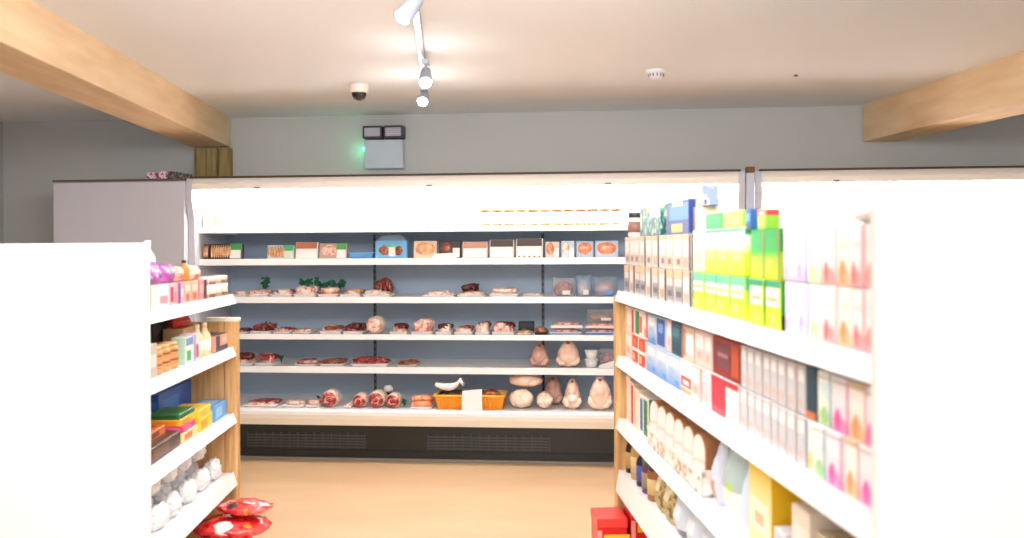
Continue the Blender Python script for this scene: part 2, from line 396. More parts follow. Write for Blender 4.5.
# ------------------------------------------------------------------ shelving units (gondolas)
SZ_R = [1.280, .965, .660, .407]
SZ_L = [1.275, 1.022, .700, .415]
def gondola(name, label, fr, s0, s1, zs, depth, top, lips, far_is, near_h, post_out):
    """fr: frame with X along the shelf; s0..s1 extent; far_is: which end carries the wooden post (0 or 1)"""
    root = empty(name, label, 'shelving'); put(root, fr, 0, 0, -.0012)
    for z, lh in zip(zs, lips):
        m = MB(); m.box(s0, s1, .012, depth, z-.02, z, SHELFW)
        n = max(1, round((s1-s0)/1.0))
        for k in range(n+1):
            x = min(max(s0+(s1-s0)*k/n, s0+.03), s1-.03)
            m.hexa([(x-.006,.06,z-.034),(x+.006,.06,z-.034),(x+.006,depth,z-.045),(x-.006,depth,z-.045),(x-.006,.06,z-.02),(x+.006,.06,z-.02),(x+.006,depth,z-.02),(x-.006,depth,z-.02)], SHELFW)
        sh = m.build('shelf', root)
        for k in range(n):
            a = s0+(s1-s0)*k/n+.0015; b = s0+(s1-s0)*(k+1)/n-.0015
            m = MB(); m.ext([(-.012, z-lh), (.006, z-lh-.002), (.012, z-.02), (.012, z+.003), (.004, z+.004)], a, b, SHELFW); m.build('price_strip', sh)
    m = MB(); m.box(s0, s1, depth, depth+.03, 0.02, top, mat((226, 216, 200), .5, name='shelf_back')); m.build('back_panel', root)
    xe = s1 if far_is else s0; sg = 1 if far_is else -1
    m = MB(); a, b = sorted((xe+sg*.004, xe+sg*.035)); m.box(a, b, .05, depth+.03, 0, top-.13 if not post_out else zs[0]-.024, WOOD, .002); m.build('end_panel', root)
    m = MB(); a, b = sorted((xe-sg*.0, xe+sg*.06)); m.box(a, b, -.012-post_out, .048, 0, top-.13 if not post_out else zs[0]-.024, WOOD, .003); m.build('post', root)
    if not post_out:
        m = MB(); m.box(a-.0, b+.0, -.018, .14, top-.13, top-.112, mat((240, 228, 210), .5), .002); m.build('post_cap', root)
    xe = s0 if far_is else s1; sg = -sg
    m = MB(); a, b = sorted((xe+sg*.002, xe+sg*.03)); m.box(a, b, -.014, 2*depth+.06, 0, near_h, WHITE, .003); m.build('white_end_panel', root)
    return root
gondola('shelving_unit', 'long white shelving stacked with boxed goods, timber post at its far end', GR, -tR, -tRn, SZ_R, .42, 1.44, [.046, .046, .046, .10], 0, 1.6, -.004)
gondola('shelving_unit', 'shorter white shelving with timber end panel, red bags at its foot', GL, tLn, tL-.04, SZ_L, .44, 1.275, [.042, .042, .042, .06], 1, 1.52, 0)

# ------------------------------------------------------------------ printed cartons
def flat(c, r=.42): return mat(c, r, .03, 14)
def carton_mb(w, d, h, base, pats=(), side=(), bev=.0015):
    m = MB(); m.box(-w/2, w/2, 0, d, 0, h, base, bev)
    e = .0006
    for x0, x1, z0, z1, c, *sh in pats:
        X0, X1 = -w/2+bev+(w-2*bev)*x0, -w/2+bev+(w-2*bev)*x1; Z0, Z1 = bev+(h-2*bev)*z0, bev+(h-2*bev)*z1
        mt = c if isinstance(c, bpy.types.Material) else flat(c)
        if sh:
            cx, cz, rx, rz_ = (X0+X1)/2, (Z0+Z1)/2, (X1-X0)/2, (Z1-Z0)/2
            m.poly([(cx+rx*math.cos(t*PI/8)*((1-max(0, math.sin(t*PI/8))*.55) if sh[0] == 'f' else 1), -e, cz+rz_*math.sin(t*PI/8)) for t in range(16)], mt)
        else: m.poly([(X0, -e, Z0), (X1, -e, Z0), (X1, -e, Z1), (X0, -e, Z1)], mt)
        e += .0002
    e = .0006
    for y0, y1, z0, z1, c in side:
        Y0, Y1 = bev+(d-2*bev)*y0, bev+(d-2*bev)*y1; Z0, Z1 = bev+(h-2*bev)*z0, bev+(h-2*bev)*z1
        mt = c if isinstance(c, bpy.types.Material) else flat(c)
        m.poly([(w/2+e, Y0, Z0), (w/2+e, Y1, Z0), (w/2+e, Y1, Z1), (w/2+e, Y0, Z1)], mt)
        m.poly([(-w/2-e, Y1, Z0), (-w/2-e, Y0, Z0), (-w/2-e, Y0, Z1), (-w/2-e, Y1, Z1)], mt)
    return m
def spans(fr, d, px0, px1, py=300): 
    a, b = fr.hit(d, px0, py)[0], fr.hit(d, px1, py)[0]
    return min(a, b), max(a, b)
lime = ramp_mat('lime_print', [(0, (196, 226, 40)), (.45, (206, 230, 80)), (.7, (250, 250, 240)), (1, (250, 252, 246))], 'Z')
greenlime = ramp_mat('green_lime_print', [(0, (196, 226, 30)), (.4, (160, 214, 30)), (.55, (40, 176, 60)), (1, (20, 150, 66))], 'Z')
cream_g = ramp_mat('cream_print', [(0, (236, 230, 170)), (.5, (250, 246, 226)), (1, (252, 250, 246))], 'Z')
purp = ramp_mat('purple_print', [(0, (206, 190, 232)), (.3, (242, 236, 248)), (.7, (252, 250, 252)), (1, (250, 248, 252))], 'Z')
pinkp = ramp_mat('pink_print', [(0, (246, 176, 180)), (.25, (250, 226, 226)), (.5, (254, 250, 250)), (1, (253, 248, 249))], 'Z')
orap = ramp_mat('orange_print', [(0, (248, 196, 150)), (.3, (252, 232, 216)), (.6, (253, 247, 242)), (1, (252, 246, 240))], 'Z')
grnp = ramp_mat('pale_green_print', [(0, (206, 232, 190)), (.35, (236, 246, 230)), (.7, (252, 252, 250)), (1, (250, 252, 250))], 'Z')
bluep = ramp_mat('blue_print', [(0, (90, 136, 200)), (.3, (156, 184, 218)), (.6, (206, 216, 230)), (1, (180, 198, 222))], 'Z')
redp = ramp_mat('maroon_print', [(0, (150, 36, 36)), (.5, (112, 24, 30)), (1, (170, 54, 44))], 'Z')
magp = ramp_mat('magenta_print', [(0, (238, 150, 200)), (.3, (246, 216, 234)), (.6, (246, 242, 248)), (1, (240, 238, 248))], 'Z')
D = {
 'beige':  (flat((226, 210, 200)), [(.0, 1, .88, 1, (222, 186, 150)), (.12, .86, .46, .84, (238, 226, 218)), (.14, .86, .08, .38, (206, 184, 166)), (.3, .7, .14, .3, (140, 112, 96)), (.94, 1, 0, 1, (150, 126, 116))], [(.0, 1, .0, 1, (206, 184, 166)), (.1, .9, .3, .7, (176, 146, 122))]),
 'beiged': (flat((220, 204, 196)), [(.76, 1, 0, 1, (44, 34, 40)), (.0, .76, .86, 1, (222, 184, 148)), (.1, .66, .46, .8, (236, 224, 216)), (.1, .66, .08, .36, (190, 166, 150))], [(0, 1, 0, 1, (44, 34, 40)), (.15, .85, .35, .65, (176, 146, 122))]),
 'greyb':  (flat((196, 186, 180)), [(0, 1, .78, 1, (232, 190, 146)), (.1, .9, .08, .5, (156, 152, 152)), (.2, .8, .2, .38, (112, 102, 102)), (.08, .9, .54, .74, (226, 212, 204)), (.92, 1, 0, 1, (90, 78, 80))], [(0, 1, 0, 1, (180, 166, 158))]),
 'limew':  (lime, [(0, 1, .93, 1, (60, 170, 110)), (.0, .06, 0, 1, (90, 190, 120)), (.2, .8, .3, .5, (236, 226, 120)), (.3, .7, .6, .75, (246, 248, 236))], [(0, 1, .86, 1, (70, 176, 110)), (.2, .8, .2, .6, (226, 236, 150))]),
 'creamg': (cream_g, [(0, 1, .92, 1, (200, 226, 180)), (.2, .8, .2, .5, (240, 232, 160))], [(0, 1, .0, .4, (232, 232, 160))]),
 'limel':  (flat((198, 226, 52)), [(0, 1, .72, 1, (110, 196, 150)), (.08, .92, .5, .78, (250, 246, 240)), (.12, .88, .58, .68, (240, 186, 130)), (.0, .07, .3, 1, (40, 150, 110)), (.2, .6, .14, .34, (222, 238, 110))], [(0, 1, .7, 1, (70, 180, 120)), (.1, .9, .1, .4, (214, 234, 90))]),
 'green':  (greenlime, [(.14, .5, .1, .42, (222, 232, 60)), (.2, .8, .62, .84, (36, 164, 76)), (.88, 1, 0, 1, (150, 120, 60))], [(0, 1, .55, 1, (24, 140, 62)), (0, 1, 0, .55, (170, 214, 40))]),
 'greenl': (flat((196, 226, 46)), [(0, 1, .86, 1, (40, 150, 110)), (.08, .92, .46, .84, (252, 248, 242)), (.14, .86, .56, .66, (240, 180, 124)), (.0, .06, .4, 1, (30, 150, 90)), (.4, .7, .1, .3, (220, 238, 110))], [(0, 1, 0, 1, (24, 140, 66)), (.0, 1, 0, .3, (160, 206, 50))]),
 'purple': (purp, [(.86, 1, 0, 1, (166, 158, 220)), (.2, .6, .04, .4, (182, 164, 220), 'f'), (.45, .8, .06, .28, (214, 200, 234), 'f'), (.15, .75, .62, .72, (240, 236, 246))], [(0, 1, 0, 1, (160, 150, 220))]),
 'purplep':(purp, [(.1, .5, .03, .36, (192, 172, 222), 'f'), (.4, .8, .05, .26, (226, 210, 236), 'f'), (.15, .75, .62, .72, (240, 236, 246))], [(0, 1, 0, 1, (244, 240, 248))]),
 'palegr': (grnp, [(.12, .5, .03, .36, (188, 220, 164), 'f'), (.42, .84, .05, .28, (222, 236, 190), 'f'), (.92, 1, 0, 1, (206, 210, 230))], [(0, 1, 0, 1, (236, 244, 234))]),
 'pinkw':  (pinkp, [(.08, .5, .02, .42, (238, 112, 118), 'f'), (.44, .9, .03, .3, (246, 166, 160), 'f'), (.15, .85, .62, .74, (250, 232, 232)), (.94, 1, 0, 1, (246, 204, 210))], [(0, 1, 0, 1, (248, 214, 220))]),
 'orangew':(orap, [(.12, .7, .02, .44, (244, 156, 92), 'f'), (.5, .92, .03, .26, (248, 190, 150), 'f'), (.15, .85, .62, .74, (252, 238, 224))], [(0, 1, 0, 1, (252, 236, 220))]),
 'redw':   (pinkp, [(.0, .1, 0, 1, (240, 130, 140)), (.2, .8, .03, .4, (242, 146, 136), 'f'), (.2, .9, .58, .8, (252, 240, 240))], [(0, 1, 0, 1, (240, 140, 150))]),
 'redwhite':(flat((240, 214, 206)), [(.6, 1, .1, 1, (214, 44, 50)), (.05, .5, .5, .9, (250, 240, 234)), (.05, .5, .1, .4, (236, 170, 140))], [(0, 1, 0, 1, (226, 180, 160))]),
 'red':    (flat((222, 50, 40)), [(0, 1, .42, .56, (250, 236, 228)), (.2, .6, .6, .9, (236, 120, 60)), (.1, .4, .08, .34, (244, 180, 120)), (.85, 1, 0, 1, (240, 226, 222))], [(0, 1, 0, 1, (206, 40, 40))]),
 'greenw': (flat((240, 232, 224)), [(.1, .6, .1, .95, (50, 140, 66)), (.62, .95, .2, .8, (226, 110, 96))], [(0, 1, 0, 1, (236, 226, 214))]),
 'blue':   (flat((186, 202, 224)), [(.08, .86, .06, .96, (56, 92, 168)), (.24, .7, .5, .8, (120, 160, 220))], [(0, 1, 0, 1, (190, 206, 226))]),
 'palebl': (bluep, [(.1, .9, .62, .9, (230, 236, 242)), (.2, .5, .3, .54, (166, 194, 226)), (.6, .84, .08, .22, (90, 140, 210))], [(0, 1, 0, 1, (206, 220, 236))]),
 'teal':   (flat((40, 92, 112)), [(.15, .85, .55, .85, (70, 130, 146)), (.1, .9, .1, .4, (28, 70, 92))], [(0, 1, 0, 1, (34, 78, 98))]),
 'logo':   (flat((230, 206, 192)), [(.0, .2, 0, 1, (170, 120, 96)), (.3, .96, .2, .8, (250, 248, 250)), (.2, .4, .1, .9, (196, 150, 124))], [(0, 1, 0, 1, (200, 160, 136))]),
 'whred':  (flat((244, 236, 232)), [(0, 1, .2, .5, (226, 80, 64)), (.2, .8, .26, .4, (250, 230, 220)), (0, 1, 0, .14, (240, 160, 110))], [(0, 1, 0, 1, (240, 220, 210))]),
 'pinkish':(flat((232, 208, 200)), [(.1, .9, .5, .9, (250, 238, 234)), (.2, .7, .2, .4, (232, 180, 164)), (.9, 1, 0, 1, (226, 190, 184))], [(0, 1, 0, 1, (234, 206, 198))]),
 'maroon': (redp, [(.14, .64, .2, .86, (120, 60, 70)), (.7, .96, .1, .9, (190, 80, 44)), (.2, .58, .5, .6, (170, 120, 126))], [(0, 1, 0, 1, (150, 40, 36)), (.2, .8, .3, .7, (190, 90, 60))]),
 'redcr':  (flat((238, 226, 226)), [(.0, .55, 0, 1, (206, 56, 74)), (.0, 1, .84, 1, (196, 44, 60)), (.62, .94, .1, .7, (228, 226, 232))], [(0, 1, 0, 1, (232, 214, 216))]),
 'whgrey': (flat((212, 210, 214)), [(.0, .12, 0, 1, (176, 150, 142)), (.2, .9, .66, .9, (244, 244, 246)), (.3, .8, .4, .6, (206, 214, 222)), (.3, .8, .1, .3, (214, 196, 190))], [(0, 1, 0, 1, (214, 206, 204))]),
 'dteal':  (flat((44, 82, 96)), [(.1, .9, .1, .9, (36, 70, 86)), (0, 1, 0, .14, (214, 120, 70))], [(0, 1, 0, 1, (40, 74, 90)), (0, 1, 0, .2, (220, 130, 80))]),
 'navyye': (flat((238, 240, 242)), [(0, .2, 0, 1, (50, 92, 136)), (.25, .95, .03, .42, (246, 214, 120), 'f'), (.3, .9, .55, .9, (228, 240, 240))], [(0, 1, 0, 1, (226, 232, 226))]),
 'mint':   (grnp, [(.15, .85, .02, .36, (166, 212, 150), 'f'), (.0, 1, .88, .92, (200, 190, 170)), (.92, 1, 0, 1, (80, 142, 192)), (.2, .8, .5, .8, (220, 242, 244))], [(0, 1, 0, 1, (226, 240, 236))]),
 'magenta':(magp, [(.1, .6, .02, .42, (226, 96, 172), 'f'), (.5, .9, .03, .26, (236, 150, 200), 'f'), (.0, 1, .88, .92, (200, 190, 176)), (.93, 1, 0, 1, (222, 60, 140))], [(0, 1, 0, 1, (240, 226, 240))]),
 'peach':  (orap, [(.12, .66, .02, .44, (246, 160, 104), 'f'), (.5, .92, .03, .28, (248, 196, 150), 'f'), (.0, 1, .88, 1, (214, 194, 160)), (.94, 1, 0, 1, (226, 80, 124))], [(0, 1, 0, 1, (246, 226, 206))]),
 'cream':  (flat((242, 224, 204)), [(.2, .8, .3, .7, (250, 240, 228)), (.1, .3, .1, .9, (226, 170, 140))], [(0, 1, 0, 1, (236, 214, 190))]),
 'redstr': (flat((240, 214, 200)), [(.5, .9, .06, .94, (206, 50, 56)), (.1, .4, .3, .7, (250, 238, 226))], [(0, 1, 0, 1, (230, 196, 176))]),
 'bluegr': (flat((236, 232, 228)), [(.1, .36, .1, .9, (60, 110, 176)), (.5, .9, .06, .94, (40, 130, 80))], [(0, 1, 0, 1, (60, 130, 90))]),
}
def carton_row(fr, dep, z, px0, px1, n, h, keys, name, cat, desc, where, group, d=.03, depth=.15, descs=None, tilt=0, start=0):
    a, b = spans(fr, d, px0, px1)
    w = (b-a)/n
    protos = {}
    for i in range(n):
        j = i                                     # counted from the far (post) end on the long shelving
        key = keys[i % len(keys)]
        de = descs[key] if descs and key in descs else desc
        lab = '%s, %s%s' % (de, (ORD[start+i]+' ') if n+start > 1 else '', where)
        u = a + w*(i+.5) if fr is GR else b - w*(i+.5)
        if key not in protos:
            ob = carton_mb(w-.004, depth, h, *D[key]).build(name); protos[key] = ob; tag(ob, lab, cat, group)
        else:
            ob = copy_thing(protos[key], lab)
        put(ob, fr, u, d + rnd.uniform(0, .006), z, rnd.uniform(-.006, .006))
z1, z2, z3, z4 = SZ_R
UP, LO = .131, .128
GAP = .002
def W(tier, shelf): return 'from post, %s tier, %s boxed-goods shelf' % (tier, shelf)
TD = {'beige': 'beige carton', 'beiged': 'beige carton with dark edge', 'greyb': 'beige carton with grey panel'}
g = 'beige cartons on the top shelf'
carton_row(GR, 0, z1, 624, 691, 10, LO, ['greyb', 'beiged', 'greyb', 'greyb', 'beiged'], 'tea_carton', 'carton', 'beige carton', W('lower', 'top'), g, descs=TD)
carton_row(GR, 0, z1+LO+GAP, 624, 691, 10, UP, ['beige', 'beige', 'beige', 'beiged', 'beige', 'beiged'], 'tea_carton', 'carton', 'beige carton', W('upper', 'top'), g, descs=TD)
g = 'lime and white cartons on the top shelf'
LD = {'limel': 'lime carton with teal top and orange band', 'creamg': 'cream carton fading to pale yellow', 'limew': 'white carton fading to lime'}
carton_row(GR, 0, z1, 692, 744, 4, LO, ['limel'], 'tea_carton', 'carton', '', 'from the beige ones, top boxed-goods shelf', g, descs=LD)
carton_row(GR, 0, z1+LO+GAP, 692, 744, 4, UP+.01, ['creamg', 'limew', 'limew', 'limew'], 'tea_carton', 'carton', '', 'from the beige ones, top boxed-goods shelf', g, descs=LD)
g = 'deep green cartons on the top shelf'
carton_row(GR, 0, z1, 749, 779, 2, LO, ['greenl'], 'tea_carton', 'carton', 'lime carton with white panel and dark green side', 'under the deep green ones', g, d=.02)
carton_row(GR, 0, z1+LO+GAP, 749, 779, 2, UP, ['green'], 'tea_carton', 'carton', 'deep green carton turning lime below', 'along the upper tier', g, d=.02)
g = 'pastel fruit cartons on the top shelf'
PDL = {'purple': 'white carton with violet edge', 'purplep': 'white carton with lilac print', 'palegr': 'white carton with pale green print', 'pinkw': 'white carton with red print',
       'orangew': 'white carton with orange print', 'redw': 'white carton with red edge', 'mint': 'mint carton with blue edge', 'magenta': 'white carton with magenta print', 'peach': 'cream carton with orange print', 'navyye': 'white carton with navy edge'}
pk = [(783.5, 794, 'purplep'), (794, 807.5, 'purple'), (807.5, 822, 'palegr'), (822, 836, 'pinkw'), (836, 850, 'orangew'), (850, 862, 'pinkw'), (862, 875.5, 'redw')]
for tier, zz, h in (('lower', z1, LO), ('upper', z1+LO+GAP, UP)):
    for i, (p0, p1, k) in enumerate(pk):
        carton_row(GR, 0, zz, p0, p1, 1, h, [k], 'tea_carton', 'carton', PDL[k], '%s past the green ones, %s tier, top boxed-goods shelf' % (ORD[i], tier), g)
# second shelf
rows2u = [(624, 628.5, 'cream', 'cream carton'), (628.5, 634, 'redstr', 'cream carton with red stripe'), (634, 642, 'greenw', 'white carton with green panel'), (642, 647, 'redwhite', 'white carton with red panel'), (647, 655.5, 'palebl', 'pale blue carton'), (655.5, 666, 'blue', 'royal blue carton'),
          (666, 671, 'pinkish', 'pale pink carton'), (671, 680.5, 'teal', 'dark teal carton'), (680.5, 693, 'logo', 'tan carton with white round panel'), (693, 703, 'pinkish', 'pale pink carton'), (703, 711, 'pinkish', 'pale pink carton'), (711, 739, 'maroon', 'large maroon and brown carton')]
rows2l = [(624, 631, 'pinkish', 'pale pink carton'), (631, 638, 'red', 'red carton with white band'), (638, 646, 'red', 'red carton with white band'), (646, 656, 'palebl', 'pale blue carton'), (656, 667, 'palebl', 'pale blue carton'), (667, 680, 'palebl', 'pale blue carton'),
          (680, 690.5, 'whred', 'white carton with red band'), (690.5, 700, 'pinkish', 'pale pink carton'), (700, 711, 'whgrey', 'whitish carton'), (711, 738, 'redcr', 'crimson and white display carton')]
for tier, rows, zz, h in (('upper', rows2u, z2+.124, .122), ('lower', rows2l, z2, .122)):
    for i, (p0, p1, k, de) in enumerate(rows):
        carton_row(GR, 0, zz, p0, p1, 1, h, [k], 'grocery_carton', 'carton', de, '%s from post, %s tier, second boxed-goods shelf' % (ORD[i], tier), 'mixed cartons on the second shelf')
for tier, zz in (('upper', z2+.124), ('lower', z2)):
    carton_row(GR, 0, zz, 739, 803.5, 8, .12, ['whgrey'], 'grocery_carton', 'carton', 'narrow whitish carton', 'after the maroon ones, %s tier, second boxed-goods shelf' % tier, 'narrow whitish cartons on the second shelf', depth=.12)
for p0, p1, k, tier, zz in ((804, 815, 'dteal', 'upper', z2+.124), (815, 829, 'mint', 'upper', z2+.124), (829, 846, 'magenta', 'upper', z2+.124), (846, 864, 'peach', 'upper', z2+.124), (864, 875.5, 'magenta', 'upper', z2+.124),
                            (804, 812, 'navyye', 'lower', z2), (812, 825, 'mint', 'lower', z2), (825, 841, 'magenta', 'lower', z2), (841, 856, 'peach', 'lower', z2), (856, 875.5, 'magenta', 'lower', z2)):
    de = dict(PDL, dteal='dark teal carton with orange foot')[k]
    wh = {('magenta', 829): 'beside the mint one', ('magenta', 864): 'nearest the shelf end', ('magenta', 825): 'beside the mint one', ('magenta', 856): 'nearest the shelf end'}.get((k, p0), 'past the whitish ones')
    carton_row(GR, 0, zz, p0, p1, 1, .122, [k], 'grocery_carton', 'carton', de, '%s, %s tier, second boxed-goods shelf' % (wh, tier), 'pastel cartons on the second shelf', d=.028)
# third shelf: cartons by the post
for i, (p0, p1, k, de) in enumerate(((624, 628, 'cream', 'tall cream carton'), (628, 633, 'redstr', 'tall cream carton with red stripe'), (633, 638, 'cream', 'tall cream carton'), (638, 647, 'bluegr', 'tall white carton with blue and green stripes'))):
    carton_row(GR, 0, z3, p0, p1, 1, .215-.012*i, [k], 'grocery_carton', 'carton', de, '%s from post, third boxed-goods shelf' % ORD[i], 'tall cartons on the third shelf')
# display tray with scalloped white paper packs
a, b = spans(GR, .03, 649, 704)
TRAYP = ramp_mat('tray_print', [(.36, (244, 240, 234)), (.5, (232, 222, 212)), (.6, (176, 136, 106)), (.7, (238, 230, 220))], 'NOISE', .5, 16, 3)
root = empty('display_tray', 'printed open cardboard tray holding white paper packs, third boxed-goods shelf', 'tray'); put(root, GR, (a+b)/2, .02, z3)
w = b-a
m = MB(); m.box(-w/2, w/2, 0, .2, 0, .006, TRAYP); m.box(-w/2, w/2, 0, .004, 0, .075, TRAYP); m.box(-w/2, w/2, .196, .2, 0, .075, TRAYP); m.box(-w/2, -w/2+.004, 0, .2, 0, .09, TRAYP); m.box(w/2-.004, w/2, 0, .2, 0, .09, TRAYP)
m.build('body', root)
m = MB(); m.box(-w/2, w/2, -.002, .0, .062, .078, WHITE); m.build('front_edge', root)
n = 6; pw = (w-.02)/n; pr = None
for i in range(n):
    lab = 'white paper pack with tan edge, %s from post in the printed tray' % ORD[i]
    if pr is None:
        m = MB(); N = 10; pts = [(-pw*.40, 0.0), (pw*.40, 0.0)] + [(pw*.40*math.cos(k*PI/N), .135+.055*math.sin(k*PI/N)) for k in range(N+1)]
        f0 = [m.bm.verts.new((x, .0, z)) for x, z in pts]; f1 = [m.bm.verts.new((x, .07, z)) for x, z in pts]
        L_ = len(pts); PW = flat((240, 236, 232)); TAN = flat((176, 122, 84))
        fs = [m.bm.faces.new((f0[k], f0[(k+1) % L_], f1[(k+1) % L_], f1[k])) for k in range(L_)]; m._fin(fs, TAN, False)
        m._fin([m.bm.faces.new(f0[::-1]), m.bm.faces.new(f1)], TAN, False)
        m.poly([(x*.86-pw*.03, -.0006, .004+z*.955) for x, z in pts], PW)
        m.poly([(-pw*.36, -.0012, .09), (pw*.30, -.0012, .09), (pw*.30, -.0012, .105), (-pw*.36, -.0012, .105)], flat((232, 218, 206)))
        pr = tag(m.build('paper_pack'), lab, 'pack', 'paper packs in the printed tray'); ob = pr
    else: ob = copy_thing(pr, lab)
    put(ob, GR, a+.014+(pw-.001)*(i+.5), .034, z3+.0075, .16)
# pouches, bags
def pouch_mb(w, d, h, mt, pats=(), seed=0, top=.25):
    m = MB(); NX, NZ = 9, 11
    fr_, bk = [], []
    for j in range(NZ):
        t = j/(NZ-1); fat = (.6+.4*min(1, 4*t))*(1-.88*max(0, (t-.45)/.55)**1.6)
        ra, rb = [], []
        for i in range(NX):
            s = i/(NX-1); bul = (1-(2*s-1)**4)*fat*d/2
            n1 = noise.noise(Vector((s*4+seed, t*5, seed*.7)))*.012*(.4+t)
            x = (s-.5)*w*(1-.06*t) + noise.noise(Vector((t*3, seed, 1)))*.006; z = t*h+n1*.6*(t > .9)
            ra.append(m.bm.verts.new((x, d/2-bul+n1*.6, z))); rb.append(m.bm.verts.new((x, d/2+bul+n1*.6+.001, z)))
        fr_.append(ra); bk.append(rb)
    fs = []
    for j in range(NZ-1):
        for i in range(NX-1):
            fs.append(m.bm.faces.new((fr_[j][i], fr_[j][i+1], fr_[j+1][i+1], fr_[j+1][i])))
            fs.append(m.bm.faces.new((bk[j][i+1], bk[j][i], bk[j+1][i], bk[j+1][i+1])))
        fs.append(m.bm.faces.new((bk[j][0], fr_[j][0], fr_[j+1][0], bk[j+1][0]))); fs.append(m.bm.faces.new((fr_[j][-1], bk[j][-1], bk[j+1][-1], fr_[j+1][-1])))
    for i in range(NX-1):
        fs.append(m.bm.faces.new((fr_[0][i+1], fr_[0][i], bk[0][i], bk[0][i+1]))); fs.append(m.bm.faces.new((fr_[-1][i], fr_[-1][i+1], bk[-1][i+1], bk[-1][i])))
    m._fin(fs, mt, True)
    for x0, x1, z0, z1, mt2 in pats:        # printed cells of the bulging front
        k = m.mi(mt2)
        for f in fs:
            c = f.calc_center_median()
            if c.y < d/2 and x0 <= c.x/w+.5 <= x1 and z0 <= c.z/h <= z1: f.material_index = k
    return m
def pouch(fr, px0, px1, z, h, d, depth, mt, pats, name, cat, label, group=None, seed=0, turn=0):
    a, b = spans(fr, d, px0, px1)
    ob = tag(pouch_mb(b-a-.004, depth, h, mt, pats, seed).build(name), label, cat, group)
    return put(ob, fr, (a+b)/2, d, z, turn)
pouch(GR, 707.5, 714.5, z3, .20, .03, .09, flat((206, 210, 228), .35), [(.2, .8, .1, .4, flat((196, 150, 130)))], 'pouch', 'pouch', 'pale lilac pouch beside the printed tray, third boxed-goods shelf', seed=3)
pouch(GR, 715.5, 734, z3, .225, .03, .10, flat((176, 196, 194), .35), [(0, 1, .0, .42, flat((236, 236, 230))), (.1, .3, .36, .56, flat((206, 226, 80))), (.5, .7, .36, .5, flat((170, 210, 90)))], 'pouch', 'pouch', 'grey-green pouch with white foot and lime marks, third boxed-goods shelf', seed=5)
pouch(GR, 736, 745, z3, .2, .035, .08, flat((206, 220, 238), .35), [], 'pouch', 'pouch', 'slim pale blue pouch before the yellow carton', seed=8)
D['yellow'] = (ramp_mat('yellow_print', [(0, (246, 226, 160)), (.4, (250, 234, 190)), (1, (246, 214, 80))], 'Z'), [(.1, .9, .2, .6, (252, 240, 216)), (.3, .7, .3, .45, (240, 190, 150))],
               [(0, 1, 0, 1, (240, 190, 20)), (.5, .95, .45, .8, (120, 70, 40)), (.15, .4, .2, .4, (226, 120, 50))])
carton_row(GR, 0, z3, 746, 768, 1, .225, ['yellow'], 'grocery_carton', 'carton', 'large yellow carton with cream front', 'on the third boxed-goods shelf', None, depth=.2)
D['paleprint'] = (flat((226, 222, 232)), [(.1, .9, .1, .5, (240, 190, 180)), (.2, .8, .6, .9, (190, 206, 230))], [(0, 1, 0, 1, (222, 216, 226)), (.1, .6, .3, .8, (238, 180, 166))])
carton_row(GR, 0, z3, 771, 783, 1, .10, ['paleprint'], 'grocery_carton', 'carton', 'small pale carton with pink print', 'before the yellow carton', None, depth=.06, d=.03)
D['palebeige'] = (flat((236, 222, 206)), [(.1, .9, .4, .8, (244, 234, 224)), (.3, .7, .1, .3, (226, 176, 150))], [(0, 1, 0, 1, (230, 214, 196))])
carton_row(GR, 0, z3, 790, 808, 1, .20, ['palebeige'], 'grocery_carton', 'carton', 'tall beige carton', 'past the yellow carton, third boxed-goods shelf', None, depth=.14)
D['olive'] = (flat((176, 160, 130)), [(.1, .9, .4, .8, (200, 186, 160))], [(0, 1, 0, 1, (160, 140, 110))])
carton_row(GR, 0, z3, 812, 836, 2, .17, ['olive'], 'grocery_carton', 'carton', 'olive-brown carton', 'past the tall beige one, third boxed-goods shelf', 'olive cartons', depth=.12, d=.03)
# fourth shelf: jars, bottles, bags
def jar(fr, px, z, d, r, h, bodym, lidm, name, label, labm=None, neck=.8, group=None, lidh=.02, cat='jar'):
    u = fr.hit(d, px, 400)[0]
    root = empty(name, label, cat, group); put(root, fr, u, d, z)
    m = MB(); m.lathe([(0, 0), (r*.94, 0), (r, .006), (r, h*.72), (r*.96, h*.8), (r*neck, h-lidh), (0, h-lidh)], bodym, (0, r, 0), seg=18); m.build('body', root)
    m = MB(); m.lathe([(0, h), (r*neck*1.02, h), (r*neck*1.06, h-.003), (r*neck*1.06, h-lidh-.002), (0, h-lidh-.002)], lidm, (0, r, 0), seg=18); m.build('lid', root)
    if labm:
        m = MB(); m.lathe([(r*1.004, h*.18), (r*1.012, h*.18), (r*1.012, h*.62), (r*1.004, h*.62)], labm, (0, r, 0), seg=18); m.build('label', root)
    return root
def bottle(fr, px, z, d, r, h, bodym, capm, name, label, labm=None, group=None, cat='bottle'):
    u = fr.hit(d, px, 400)[0]
    root = empty(name, label, cat, group); put(root, fr, u, d, z)
    m = MB(); m.lathe([(0, 0), (r*.94, 0), (r, .006), (r, h*.55), (r*.9, h*.64), (r*.45, h*.76), (r*.36, h*.9), (0, h*.9)], bodym, (0, r, 0), seg=18); m.build('body', root)
    m = MB(); m.lathe([(0, h), (r*.4, h), (r*.43, h-.004), (r*.43, h*.86), (0, h*.86)], capm, (0, r, 0), seg=14); m.build('cap', root)
    if labm:
        m = MB(); m.lathe([(r*1.004, h*.12), (r*1.012, h*.12), (r*1.012, h*.5), (r*1.004, h*.5)], labm, (0, r, 0), seg=18); m.build('label', root)
    return root
sh4 = 'fourth boxed-goods shelf'
bottle(GR, 625.5, z4, .03, .032, .20, flat((44, 32, 30), .15), flat((30, 26, 28)), 'sauce_bottle', 'dark sauce bottle nearest post, '+sh4, flat((190, 150, 90)), 'sauces on the fourth shelf')
